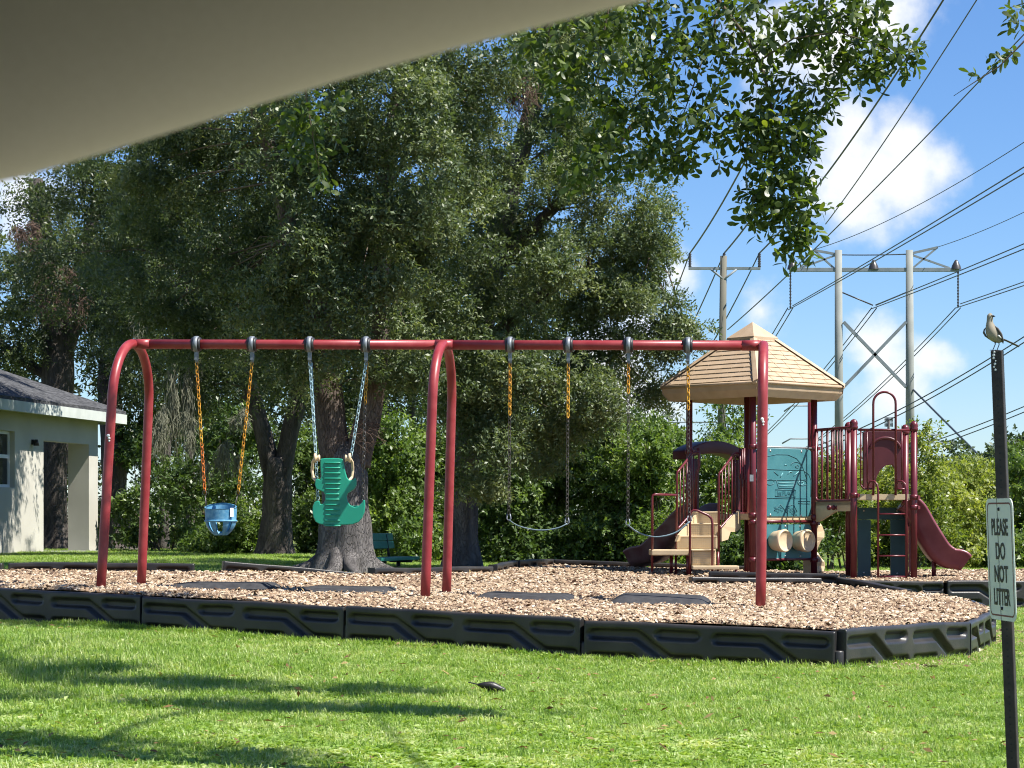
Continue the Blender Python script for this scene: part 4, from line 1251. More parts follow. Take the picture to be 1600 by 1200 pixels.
# steps with transfer platform and hand rails
def stepbox(px0, px1, ytop, ybot, Y0, dep, name='step', m='tan'):
    mb = MB(); a, b = at(px0, ytop, Y0), at(px1, ytop, Y0); z0 = zY(ybot, Y0)
    mb.box(((a.x + b.x) / 2, Y0 + dep / 2, (a.z + z0) / 2), (b.x - a.x, dep, a.z - z0)); return mb.build(name, m, ps, bevel=.012)
stepbox(1018, 1080, 859, 868, 29.9, .62, 'transfer_platform')
st = [stepbox(1081, 1119, 861, 883, 29.75, .05, 'riser'), stepbox(1057, 1121, 839, 858, 30.38, .05, 'riser'), stepbox(1065, 1122, 819, 838.6, 30.60, .05, 'riser'), stepbox(1078, 1124, 800, 818.6, 30.82, .05, 'riser')]
for (x0, x1, y, Y0) in ((1057, 1121, 837, 30.40), (1065, 1122, 817.4, 30.62), (1078, 1126, 799.2, 30.84)):
    stepbox(x0, x1, y, y + 2.6, Y0 - .03, .26, 'tread')
stepbox(1080.5, 1119, 858.6, 861, 29.72, .75, 'tread')
stepbox(1082, 1155, 884, 890, 29.55, .30, 'lower_step')
# pimples of the grip moulding on each riser
for o, (x0, x1, ya, yb, Y0) in zip(st, ((1081, 1119, 861, 883, 29.75), (1057, 1121, 839, 858, 30.38), (1065, 1122, 819, 838.6, 30.60), (1078, 1124, 800, 818.6, 30.82))):
    mb = MB(); yy = ya + 3.2
    while yy < yb - 1.5:
        xx = x0 + 2
        while xx < x1 - 3:
            a = at(xx, yy, Y0); mb.box(a + Vector((.009, -.003, 0)), (.016, .007, .010)); xx += 2.9
        yy += 3.1
    mb.build('grip_moulding', 'tan', o)
mb = MB(); mb.prism([at(1124, 846, 30.45), at(1124, 822, 30.45), at(1153, 797, 30.95), at(1153.5, 826, 30.95), at(1146, 831, 30.83), at(1138, 831, 30.7), at(1134, 843, 30.62)], (.03, -.02, 0)); mb.build('stringer', 'tan', ps)
mb = MB(); mb.prism([at(1054, 846, 30.35), at(1058, 836, 30.35), at(1088, 800, 30.9), at(1090, 818, 30.9), at(1066, 846, 30.5)], (.03, -.02, 0)); mb.build('stringer', 'tan', ps)
def hand_rail(x0, x1, xb, Ya, Yb_, yt0, yt1, yl0, yl1, ybase):
    top = [at(x0, ybase, Ya), at(x0, yt0 + 5, Ya), at(x0 + 1, yt0 + 1.5, Ya), at(x0 + 4, yt0 - 2, Ya + .03), at(x1 - 3, yt1 + 1, Yb_ - .03), at(x1, yt1, Yb_), at(x1 + 7, yt1, Yb_)]
    mb = MB(); mb.tube(top, .0165, 10); mb.tube([at(x0, yl0 + 1, Ya), at(x0 + 3, yl0 - .5, Ya), at(x1, yl1, Yb_), at(x1 + 4, yl1 + 1, Yb_)], .0165, 10)
    o = mb.build('hand_rail', 'maroon', ps)
    for k in range(1, 6):
        t = k / 6; x = x0 + (x1 + 4 - x0) * t; Y = Ya + (Yb_ - Ya) * t
        mb = MB(); mb.tube([at(x, yt0 + (yt1 - yt0) * t, Y), at(x, yl0 + (yl1 - yl0) * t, Y)], .010, 8); mb.build('baluster', 'maroon', o)
hand_rail(1123, 1150, 0, 30.40, 30.95, 738, 708, 825, 797, 880)
hand_rail(1057.5, 1085, 0, 30.40, 31.1, 736, 707, 825, 797, 866)
tb([at(1019, 893, 29.95), at(1019, 778, 29.95), at(1020, 774, 29.95), at(1024, 772.5, 29.95), at(1056, 773.5, 30.3)], .017, 'grab_rail')
tb([at(1078, 908, 29.7), at(1078, 808, 29.7), at(1079.5, 800, 29.7), at(1084, 797, 29.7), at(1090, 798, 29.7), at(1106, 805, 29.7), at(1111.5, 810, 29.7), at(1113, 818, 29.7), at(1113, 907, 29.7)], .0165, 'grab_rail')
for x, y0, y1, Y in ((1075, 868, 902, 29.95), (1049, 868, 897, 30.3), (1056, 868, 897, 30.4), (1150, 890, 903, 29.7), (1122, 862, 904, 29.8)):
    tb([at(x, y0, Y), at(x, y1, Y)], .024 if x in (1075, 1049) else .017, 'platform_leg')
# small barrier with curved plastic grips on the stair side
for x, Y in ((1160, 30.9), (1156, 30.95), (1163, 30.9)):
    tb([at(x, 700, Y), at(x, 745, Y), at(x + 2, 752, Y), at(x + 2.5, 800, Y)], .014, 'side_bar')
tb([at(1090, 700, 31.3), at(1092.5, 710, 31.3), at(1092.5, 730, 31.3), at(1088, 742, 31.3), at(1087, 797, 31.3)], .02, 'side_bar')
mb = MB(); mb.box(Vector((PF.x - .02, PF.y - .047, zY(747, 30.75))), (.05, .003, .09)); mb.build('maker_plate', 'bolt', ps)

# ------------------------------------------------------------------ sign on its post
YS = 8.56
sg = ground_z(1.9, YS)
ptop_, pbot = at(1558, 548, YS), Vector((1.90, YS, sg - .15))
signpost = thing('sign_post', 'dark square steel post leaning slightly, carrying the litter sign', 'post', (1.9, YS, sg))
mb = MB(); d = (ptop_ - pbot); L = d.length; d.normalize()
hu = Vector((.92, -.39, 0)); hu = (hu - d * hu.dot(d)).normalized(); hn_ = hu.cross(d).normalized(); hn_ = -hn_ if hn_.y > 0 else hn_
mb.box((ptop_ + pbot) / 2, (.042, .042, L), hu, d); mb.build('post_tube', 'post', signpost, bevel=.003)
mb = MB()
for k in range(60):
    q = ptop_ - d * (.03 + k * .0254)
    mb.lathe([(.0045, 0), (.0001, .0006)], q + hn_ * .0213, hn_, 8)
mb.build('punched_holes', 'dark_steel', signpost, fix=False)
mb = MB()
rr_ = random.Random(9)
for k in range(7):
    q = ptop_ - d * (.006 + k * .011) + hn_ * .0216 + hu * (-.006 + rr_.uniform(-.004, .004))
    mb.lathe([(rr_.uniform(.003, .006), 0), (.0005, .0012)], q, hn_, 7)
mb.build('bird_droppings', 'white', signpost, fix=False)
# the sheet: far edge left, near edge right, looking to the left
s_c = at(1566, 874, YS) + Vector((-.012, -.03, 0))
su = Vector((.115, -.993, -.005)).normalized(); sn = Vector((-.954, -.30, 0)).normalized(); sup = d.copy()
sup = (sup - su * sup.dot(su)).normalized(); sn = su.cross(sup).normalized()
if sn.x > 0: sn = -sn
SW, SH = .305, .457
lsign = thing('litter_sign', 'white rectangular sign reading PLEASE DO NOT LITTER on the dark post', 'sign', s_c - sup * SH / 2)
def sign_pts(w, h, r_, o):
    pts = []
    for cx, cz, a0 in ((w / 2 - r_, h / 2 - r_, 0), (-w / 2 + r_, h / 2 - r_, 90), (-w / 2 + r_, -h / 2 + r_, 180), (w / 2 - r_, -h / 2 + r_, 270)):
        for k in range(7):
            a = R(a0 + k * 15); pts.append(s_c + su * (cx + math.cos(a) * r_) + sup * (cz + math.sin(a) * r_) + sn * o)
    return pts
mb = MB(); mb.prism(sign_pts(SW, SH, .035, 0), sn * -.003); plate = mb.build('sheet', 'sign', lsign)
mb = MB(); a_, b_ = sign_pts(SW - .03, SH - .03, .026, .0006), sign_pts(SW - .042, SH - .042, .021, .0006)
n = len(a_); mb.add(a_ + b_, [(i, (i + 1) % n, n + (i + 1) % n, n + i) for i in range(n)], True); mb.build('border_line', 'sign_border', plate, fix=False)
for txt, v, sz in (('PLEASE', .118, .078), ('DO', .028, .078), ('NOT', -.058, .078), ('LITTER', -.144, .078)):
    fo = text_mesh('lettering', txt, .094, .0004, .0022, 'sign_text', plate)
    p = s_c + sup * v + sn * .0012 - WL[plate.name]
    fo.matrix_local = Matrix.Translation(p) @ Matrix(((su.x, sup.x, sn.x, 0), (su.y, sup.y, sn.y, 0), (su.z, sup.z, sn.z, 0), (0, 0, 0, 1))) @ Matrix.Diagonal((.64 if len(txt) > 3 else .76, .92, 1, 1))
for v in (SH / 2 - .04, -SH / 2 + .045):
    mb = MB(); mb.lathe([(.007, 0), (.006, .004), (.001, .005)], s_c + sup * v + sn * .0005, sn, 10); mb.build('bolt', 'dark_steel', lsign)

# ------------------------------------------------------------------ birds
def bird_mat(name, pale, dark):
    m = leaf_mat(name, pale, [(a + b) / 2 for a, b in zip(pale, dark)], dark, 0.0, .8, .2)
    return m
M['mocker'] = bird_mat('grey and buff feathers', (.30, .265, .20), (.095, .09, .088))
M['wing'] = mat('dark wing feathers', (.045, .04, .038), .7, .3, (.12, .11, .10), 60.0)
M['blackbird'] = mat('black feathers', (.008, .007, .007), .45, .5, (.02, .017, .015), 60.0)
def ring(c, t, rx, ry, n=14, side=Vector((0, 1, 0))):
    t = Vector(t).normalized(); a = (side - t * side.dot(t)).normalized(); b = t.cross(a)
    return [Vector(c) + a * (math.cos(2 * math.pi * k / n) * rx) + b * (math.sin(2 * math.pi * k / n) * ry) for k in range(n)]
def bird_body(spine, m, parent, name='body', dors=None):
    rings = []
    for i, (c, rx, ry) in enumerate(spine):
        t = spine[min(i + 1, len(spine) - 1)][0] - spine[max(i - 1, 0)][0]
        rings.append(ring(c, t, rx, ry))
    mb = MB(); mb.loft(rings); o = mb.build(name, m, parent)
    if dors is not None:
        me = o.data; at_ = me.attributes.new('tint', 'FLOAT', 'FACE')
        for p in me.polygons: at_.data[p.index].value = min(max(.15 + .9 * p.normal.dot(dors), 0), 1)
    md = o.modifiers.new('sub', 'SUBSURF'); md.levels = 1; md.render_levels = 2
    return o
px_m = YS / F_PX
mock = thing('mockingbird', 'grey and buff songbird perched on top of the sign post', 'bird', ptop_)
sp_ = [(1545.6, 489.6, 1.5), (1546.2, 490.5, 3.4), (1547, 494, 5.2), (1546.8, 498.5, 5.0), (1546.4, 503, 5.0), (1546.8, 508, 6.8), (1548.2, 513.5, 9.2), (1550.3, 519.5, 10.6), (1553.2, 525, 10.0), (1557.5, 529.5, 7.6), (1562.5, 531.8, 4.8), (1567, 532, 2.6)]
bird_body([(at(x, y, YS), r_ * px_m * .92, r_ * px_m) for x, y, r_ in sp_], 'mocker', mock, dors=Vector((.55, .55, .45)))
mb = MB(); a = at(1550.5, 494.2, YS - .005); mb.tube([a, at(1553.2, 493.9, YS - .012), at(1555, 494.6, YS - .016)], [.0042, .003, .0006], 8); mb.build('beak', 'dark_steel', mock)
for yy in (-.0125, .0125):
    mb = MB(); mb.lathe([(.001, -.002), (.0024, 0), (.001, .002)], at(1549.4, 493.2, YS + yy * .9), (.4, 1 if yy > 0 else -1, 0), 8); mb.build('eye', 'dark_steel', mock)
for side, pts, wdt in ((1, [(1553, 509), (1558, 514), (1563.5, 523), (1567, 533), (1567.5, 537)], (.006, .016, .018, .012, .003)), (-1, [(1542, 510), (1538.5, 513.5), (1537, 519), (1540, 525), (1547, 531)], (.004, .010, .011, .009, .003))):
    rings = []
    for (x, y), w in zip(pts, wdt):
        c = at(x, y, YS + (-.006 if side > 0 else .006)); rings.append(ring(c, (.5, 0, -.8), w * .95, w * .35, 10))
    mb = MB(); mb.loft(rings); w_o = mb.build('wing', 'wing', mock)
    if side > 0:
        mb = MB(); mb.tube([at(1560, 524, YS - .024), at(1564.5, 528.5, YS - .020)], [.003, .002], 6); mb.build('wing_bar', 'white', w_o)
mb = MB(); mb.loft([ring(at(x, y, YS), (1, 0, -.5), w, .003, 10) for x, y, w in ((1565, 529.5, .012), (1572, 532, .014), (1582, 536.5, .014), (1591, 541, .013), (1592.3, 541.6, .006))]); mb.build('tail', 'wing', mock)
for x0, y0, x1, y1, dy in ((1554.5, 532, 1551, 547.5, -.006), (1560.5, 532.5, 1557.8, 547.5, .008)):
    mb = MB(); k = at(x0 + .6, y0 + 6, YS + dy); f = at(x1, y1, YS + dy)
    mb.tube([at(x0, y0, YS + dy), k, f], [.0032, .0018, .0016], 6)
    for ang in (150, 190, 230, 20):
        mb.tube([f, f + Vector((math.cos(R(ang)) * .011, math.sin(R(ang)) * .011, .0012))], [.0014, .0009], 5)
    mb.build('leg', 'dark_steel', mock)

gb = on(ground_z, 768, 1090)
bb = thing('blackbird', 'small black bird feeding with its head down in the sunny grass', 'bird', gb)
def bp_(a, b, c=0): return gb + Vector((a, c, b + .012))
bird_body([(bp_(-.085, .066), .005, .005), (bp_(-.065, .064), .015, .013), (bp_(-.035, .062), .027, .027), (bp_(-.005, .058), .033, .036), (bp_(.022, .052), .029, .031), (bp_(.043, .047), .022, .023), (bp_(.056, .042), .0185, .019), (bp_(.070, .034), .0235, .024), (bp_(.082, .026), .019, .019), (bp_(.089, .021), .006, .006)], 'blackbird', bb)
mb = MB(); mb.tube([bp_(.085, .022), bp_(.106, .006)], [.007, .001], 8); mb.build('beak', 'dark_steel', bb)
mb = MB(); mb.loft([ring(bp_(x, z), (1, 0, 0), w, .004, 8) for x, z, w in ((-.05, .062, .012), (-.09, .072, .014), (-.14, .084, .017), (-.147, .085, .008))]); mb.build('tail', 'blackbird', bb)
for c in (-.026, .026):
    mb = MB(); mb.loft([ring(bp_(x, z, c), (1, 0, 0), .005, h_, 8) for x, z, h_ in ((.02, .060, .006), (-.005, .066, .020), (-.045, .068, .017), (-.09, .070, .004))]); mb.build('wing', 'blackbird', bb)
for c in (-.013, .013):
    mb = MB(); mb.tube([bp_(.0, .03, c), bp_(.006, -.03, c)], [.004, .002], 6); mb.build('leg', 'dark_steel', bb)

# ------------------------------------------------------------------ park bench behind the big trunk
bY = 31.2
b0 = at(603, 891, bY)
bench = thing('park_bench', 'green park bench partly hidden behind the big oak trunk', 'bench', b0)
bl = Vector((.30, .95, 0)).normalized(); bf = Vector((.95, -.30, 0))
zseat = zY(873, bY)
sc_ = at(608, 873, bY)
def slab(c, L_, W_, T_, tilt, n_sl, name):
    wv = (bf * math.cos(tilt) + Vector((0, 0, math.sin(tilt)))); nv = bl.cross(wv)
    for k in range(n_sl):
        q = Vector(c) + wv * (W_ * ((k + .5) / n_sl - .5)); mb = MB(); mb.box(q, (L_, T_, W_ / n_sl - .008), bl, wv); mb.build(name, 'bench', bench, bevel=.006)
slab(sc_, 1.5, .36, .045, 0, 4, 'seat_slat')
slab(sc_ + bf * -.235 + Vector((0, 0, .24)), 1.5, .22, .04, R(100), 2, 'back_slat')
for s in (-.5, .5):
    q = sc_ + bl * s
    mb = MB(); mb.tube([Vector((q.x, q.y, b0.z - .05)) - bf * .05, q - bf * .05 - Vector((0, 0, .03))], .03, 10)
    mb.tube([q - Vector((0, 0, .04)) - bf * .18, q - Vector((0, 0, .04)) + bf * .15], .018, 8); mb.tube([q - bf * .18 - Vector((0, 0, .04)), q - bf * .24 + Vector((0, 0, .33))], .018, 8)
    mb.build('bench_frame', 'dark_steel', bench)

# ------------------------------------------------------------------ power lines
def wire(p0, p1, sag, r0, r1, label, n=40):
    mb = MB(); P_ = [Vector(p0).lerp(Vector(p1), k / n) - Vector((0, 0, sag * 4 * (k / n) * (1 - k / n))) for k in range(n + 1)]
    mb.tube(P_, [r0 + (r1 - r0) * k / n for k in range(n + 1)], 6)
    o = mb.build('power_line', 'wire', None, origin=(P_[0].x, P_[0].y, 0))
    return tag(o, label, 'wire', 'overhead power lines')
YT = 198.0
tower = thing('transmission_tower', 'tall two-pole concrete transmission tower with crossarm and X brace', 'pylon', at(1365, 816, YT))
for x in (1310, 1421):
    a, b = at(x + 1.5, 822, YT), at(x, 391, YT)
    mb = MB(); mb.tube([a, b], [.42, .31], 14); mb.build('pole', 'pole_c', tower)
def bar(mb, p, q, w): 
    p, q = Vector(p), Vector(q); mb.box((p + q) / 2, (w, w, (q - p).length), (0, 1, 0), q - p)
mb = MB(); mb.box((at(1235, 422, YT) + at(1498, 421, YT)) / 2, (264 * YT / F_PX, .3, .34)); mb.build('crossarm', 'steel', tower, bevel=.02)
for p, q in (((1318, 503), (1416, 605)), ((1416, 503), (1318, 605))):
    mb = MB(); bar(mb, at(*p, YT - .2), at(*q, YT - .2), .26); mb.build('x_brace', 'steel', tower)
for p, q, w in (((1305, 397), (1272, 391), .2), ((1272, 391), (1304, 420), .16), ((1273, 397), (1250, 418), .14), ((1424, 396), (1465, 386.5), .2), ((1465, 386.5), (1426, 419), .16), ((1424, 398), (1484, 419), .16), ((1305, 399), (1248, 420), .16)):
    mb = MB(); bar(mb, at(*p, YT), at(*q, YT), w); mb.build('arm_brace', 'steel', tower)
for x in (1238, 1365, 1494):
    mb = MB(); mb.lathe([(.46, -.1), (.38, .2), (.17, .6), (.08, .72), (.001, .72)], at(x, 419, YT), (0, 0, 1), 12); mb.build('arm_cap', 'insul', tower)
insb = []
for x, xb, yb in ((1235, 1235, 482), (1497, 1497, 480)):
    mb = MB(); a, b = at(x, 424, YT), at(xb, yb, YT); n = 24
    mb.tube([a.lerp(b, k / n) for k in range(n + 1)], [.10 if k % 2 else .05 for k in range(n + 1)], 8); mb.build('insulator', 'insul', tower); insb.append(b)
for p, q in (((1316, 457), (1364, 477)), ((1416, 457), (1368, 477))):
    mb = MB(); a, b = at(*p, YT), at(*q, YT); mb.tube([a, b], .06, 6); mb.build('insulator', 'insul', tower)
# conductors, in pairs, along the corridor
CR = .044
def pair(px, py, x_end, z_end, D_end, nm):
    a = at(px, py, YT)
    for s, w in ((-.2, 'left'), (.2, 'right')):
        wire(a + Vector((s, 0, s * .9)), Vector((a.x + s + x_end, D_end, z_end + s * 1.6)), .2, CR, CR * .8, f'{w} strand of the {nm} conductor pair, near span')
pair(1235, 481, 0, 17.0, 60, 'left tower'); pair(1366, 479, 0, 16.4, 70, 'middle tower'); pair(1497, 478, 0, 17.2, 80, 'right tower')
YT2 = 420.0
for px, nm in ((1235, 'left'), (1366, 'middle'), (1497, 'right')):
    a = at(px, 481, YT)
    for s, w in ((-.22, 'left'), (.22, 'right')):
        b = Vector((a.x + s + (1.5 if nm == 'left' else 3), YT2, 9.5 if nm != 'middle' else 10.2))
        wire(a + Vector((s, 0, 0)), b, 3.0, CR, CR * 1.5, f'{w} strand of the {nm} conductor pair beyond the tower')
wire(at(1305, 398, YT), at(1421, 397, YT), .05, .05, .05, 'thin wire between the two tower tops')
# shield wires over the tower tops and the long single line above
wire(at(1272, 390, YT), Vector((at(1272, 390, YT).x, 70, 20.4)), 1.5, .032, .022, 'thin shield wire leaving the left tower top')
wire(at(1465, 386, YT), Vector((at(1465, 386, YT).x, 110, 23.6)), 1.0, .030, .026, 'thin shield wire leaving the right tower top')
wire(at(1426, 608, YT), at(1540, 722, YT - 25), 0, .085, .085, 'steel guy wire sloping down right of the tower')
# lower crossing pairs at the right
for y0, y1, D, nm in ((650, 512, 150, 'upper'), (705, 630, 180, 'middle'), (742, 690, 200, 'lower')):
    for s in (0, 9):
        wire(at(1215, y0 + 64 + s * .8 if nm == 'upper' else y0 + 40 + s * .7, D + 60), at(1640, y1 - 12 + s, D - 30), 1.0, .052, .038, f'{"first" if s == 0 else "second"} strand of the {nm} pair crossing low at the right')
# distribution pole with one crossarm
YP = 97.0
dp = thing('utility_pole', 'weathered wooden utility pole with a single crossarm beyond the oak', 'pole', at(1127, 836, YP))
mb = MB(); mb.tube([at(1125.5, 840, YP), at(1130.5, 400, YP)], [.19, .14], 12); mb.build('pole', 'pole_w', dp)
mb = MB(); mb.box((at(1076, 418, YP) + at(1188, 421, YP)) / 2, (112 * YP / F_PX, .14, .11)); mb.build('crossarm', 'steel', dp)
for x in (1111, 1151):
    mb = MB(); mb.tube([at(x, 421, YP - .1), at((x + 1131) / 2 + (1131 - x) * .2, 432, YP - .1), at(1131, 437, YP - .1)], .045, 6); mb.build('arm_brace', 'steel', dp)
pin = []
for x in (1078, 1131.5, 1186.5):
    a, b = at(x, 418, YP), at(x, 395.5, YP)
    mb = MB(); n = 12; mb.tube([a.lerp(b, k / n) for k in range(n + 1)], [.075 if k % 2 else .045 for k in range(n + 1)], 8); mb.build('insulator', 'insul', dp); pin.append(b)
for b, x_, nm in zip(pin, (7.5, 9.0, 10.5), ('left', 'middle', 'right')):
    wire(b, Vector((b.x, 44, 14.9)), .75, .034, .021, f'{nm} line rising from the wooden pole toward the viewer')
    wire(b, Vector((b.x - 1.5, 190, 8.5)), 2.2, .026, .05, f'{nm} line running away behind the wooden pole')
p3 = at(1578, 74, 78)
wire(at(1137, 515, 190), p3 + (p3 - at(1429, 227, 92)) * .5, .4, .05, .02, 'long single line climbing to the upper right corner')
wire(at(1290, 350, 120), at(1545, -30, 62), .2, .028, .018, 'line just right of the overhanging branch, reaching the top edge')
# smaller poles far down the corridor
fp2 = thing('utility_pole', 'slim grey pole with a long arm seen below the eave', 'pole', at(1047, 822, 150))
mb = MB(); mb.tube([at(1047, 822, 150), at(1046, 622, 150)], [.14, .12], 10); mb.build('pole', 'pole_c', fp2)
mb = MB(); mb.box(at(1092, 660, 150), (90 * 150 / F_PX, .12, .08)); mb.build('crossarm', 'steel', fp2)
def davit(px, ptop, Y, label, arms, pw_=.35):
    o = thing('davit_pole', label, 'pylon', at(px, 822, Y))
    mb = MB(); mb.tube([at(px, 822, Y), at(px, ptop, Y)], [pw_, pw_ * .8], 10); mb.build('pole', 'pole_c', o)
    for p in arms:
        mb = MB(); mb.tube([at(x, y, Y - .3) for x, y in p], .10 * Y / 300, 6); mb.build('arm', 'steel', o)
davit(1451, 679, 420, 'small distant grey pole with braced arm above the far trees', [[(1440, 691.5), (1483, 692)], [(1453, 681), (1468, 678)], [(1468, 678), (1452, 691)], [(1453, 683), (1475, 691)]], .42)
davit(1270, 600, 300, 'distant pole behind the right roof post with two angled arms', [[(1262, 634), (1237, 634), (1225, 643)], [(1262, 685.5), (1235, 685.5), (1222, 693)], [(1278, 685), (1290, 692), (1296, 698)]], .2)
rt = thing('radio_mast', 'tiny antenna mast seen through the tall loop', 'mast', at(1388.5, 822, 600))
mb = MB(); mb.tube([at(1388.5, 822, 600), at(1388.5, 654, 600)], .35, 8); mb.build('mast', 'dark_steel', rt)
for y in (656, 664):
    for k in range(7):
        mb = MB(); x = 1383 + k * 1.9; mb.box(at(x, y - .5, 600), (.2, .2, 1.2)); mb.build('antenna', 'dark_steel', rt)
    mb = MB(); mb.box(at(1388.5, y, 600), (2.2, .3, .25)); mb.build('antenna_ring', 'dark_steel', rt)

# ------------------------------------------------------------------ trees
def env(px, py, Y, rx, ry, rz, w): return (tuple(at(px, py, Y)), (rx, ry, rz), w)
def gat(px, py, Y):
    p = at(px, py, Y); return Vector((p.x, p.y, ground_z(p.x, p.y) - .08))
def tree(name, label, base, limbs, bark, group=None):
    o = thing(name, label, 'tree', base + Vector((0, 0, .08)), group)
    for i, (nm, pts, rad, fl, sd) in enumerate(limbs):
        mb = MB(); trunk_tube(mb, pts, rad, 22 if nm == 'trunk' else 14, sd, fl); mb.build(nm, 'bark_red' if (bark == 'bark' and nm in ('limb', 'stem')) else bark, o)
    return o
def twigs(parent, hubs, centres, seed, m='twig', r0=.022, every=1):
    """thin branches from the limbs to each leaf clump"""
    r_ = random.Random(seed); mb = MB(); hubs = [Vector(h) for h in hubs]
    for c in centres[::every]:
        c = Vector(c); h = min(hubs, key=lambda q: (q - c).length)
        m1 = h.lerp(c, .5) + Vector((r_.uniform(-.15, .15), r_.uniform(-.15, .15), r_.uniform(0, .3)))
        mb.tube([h, h.lerp(m1, .6), m1, c.lerp(m1, .4), c], [r0, r0 * .8, r0 * .6, r0 * .4, r0 * .2], 5, caps=False)
    return mb.build('twigs', m, parent, fix=False, kind='stuff')

# T1: the big oak behind the green seat
Y1 = 29.0
t1_l = [at(524, 715, Y1), at(515, 650, Y1), at(508, 580, Y1), at(500, 505, Y1), at(482, 430, Y1), at(455, 370, Y1 + .3), at(440, 300, Y1 + .3), at(424, 240, Y1 + .2), at(400, 175, Y1), at(392, 90, Y1 - .2), at(385, -60, Y1)]
t1_r = [at(556, 725, Y1), at(574, 660, Y1 - .05), at(588, 590, Y1 - .1), at(596, 510, Y1 - .15), at(597, 430, Y1 - .2), at(600, 330, Y1), at(612, 200, Y1 + .2), at(640, 40, Y1 + .3), at(650, -90, Y1)]
T1 = tree('oak_tree', 'huge oak with flared grey trunk right behind the green seat swing', gat(540, 896, Y1),
          [('trunk', [gat(541, 0, Y1), at(541, 862, Y1), at(540, 800, Y1), at(539, 740, Y1), at(539, 712, Y1), at(539, 690, Y1)], [.34, .325, .305, .29, .24, .10], .42, 1),
           ('stem', t1_l, [.20, .19, .175, .165, .135, .12, .105, .098, .09, .08, .06], 0, 2), ('stem', t1_r, [.185, .165, .14, .12, .11, .10, .09, .07, .05], 0, 3)], 'bark')
for k, (a_, L_) in enumerate(((200, .75), (245, .6), (290, .7), (335, .8), (160, .6), (30, .6))):
    mb = MB(); b_ = gat(541, 0, Y1); dd = Vector((math.cos(R(a_)), math.sin(R(a_)), 0)); sd_ = Vector((-dd.y, dd.x, 0)) * (.08 if k % 2 else -.06)
    gzr = lambda q, h: Vector((q.x, q.y, ground_z(q.x, q.y) + h))
    trunk_tube(mb, [b_ + dd * .22 + Vector((0, 0, .34)), gzr(b_ + dd * .42 + sd_, .10), gzr(b_ + dd * L_ + sd_, .02), gzr(b_ + dd * (L_ + .28), -.05)], [.13, .11, .07, .03], 10, 50 + k); mb.build('root', 'bark', T1)
e1_ = [env(600, 250, 29.6, 1.2, 1.4, 1.2, 1.1), env(480, 130, 29.8, 1.2, 1.4, 1.0, .8), env(560, 400, 29.8, .9, 1.0, .55, .7), env(420, 430, 30.2, 1.0, 1.1, .8, .9), env(330, 330, 31, 1.1, 1.3, 1.1, 1.0),
       env(650, 120, 29.5, 1.2, 1.4, 1.1, 1.0), env(690, 340, 29.8, .8, 1.0, 1.2, .9), env(520, 330, 30.2, .9, 1.2, .9, .8), env(260, 420, 31.5, 1.0, 1.2, 1.0, .8), env(640, 470, 30.2, .5, .7, .45, .45), env(420, 300, 30.8, .9, 1.0, .9, .7),
       env(350, 500, 31.5, .8, 1.0, .55, .5), env(480, 455, 28.5, .5, .4, .25, .25), env(560, -120, 29.8, 2.6, 2.4, 1.0, 1.6), env(300, 180, 31, 1.3, 1.4, 1.2, .8),
       env(560, 330, 27.6, .75, .4, .55, .55), env(640, 260, 27.6, .7, .5, .8, .6), env(470, 330, 27.8, .45, .4, .6, .35), env(420, 210, 27.8, .35, .4, .5, .22), env(600, 130, 27.6, .9, .5, .6, .6), env(520, 200, 27.7, .6, .4, .5, .4), env(220, 240, 31, 1.2, 1.2, .9, .7), env(470, 60, 28.5, 1.6, 1.0, .8, .8), env(740, 100, 29.0, .8, .8, .9, .7), env(500, 420, 27.9, .4, .35, .3, .3), env(600, 400, 27.7, .35, .35, .3, .25), env(545, 470, 27.9, .35, .3, .22, .2), env(455, 480, 28.3, .45, .4, .3, .3), env(628, 545, 28.6, .32, .35, .5, .4), env(458, 550, 28.7, .28, .3, .45, .3), env(548, 520, 28.0, .3, .25, .22, .22)]
cr, cc = foliage('crown', T1, 'oak', e1_, 18, .34, 66, 10, .20, .064, .027, 21, light=.13)
twigs(T1, smooth_path(t1_l[5:], 7) + smooth_path(t1_r[5:], 7), cc, 1, every=3, r0=.016)

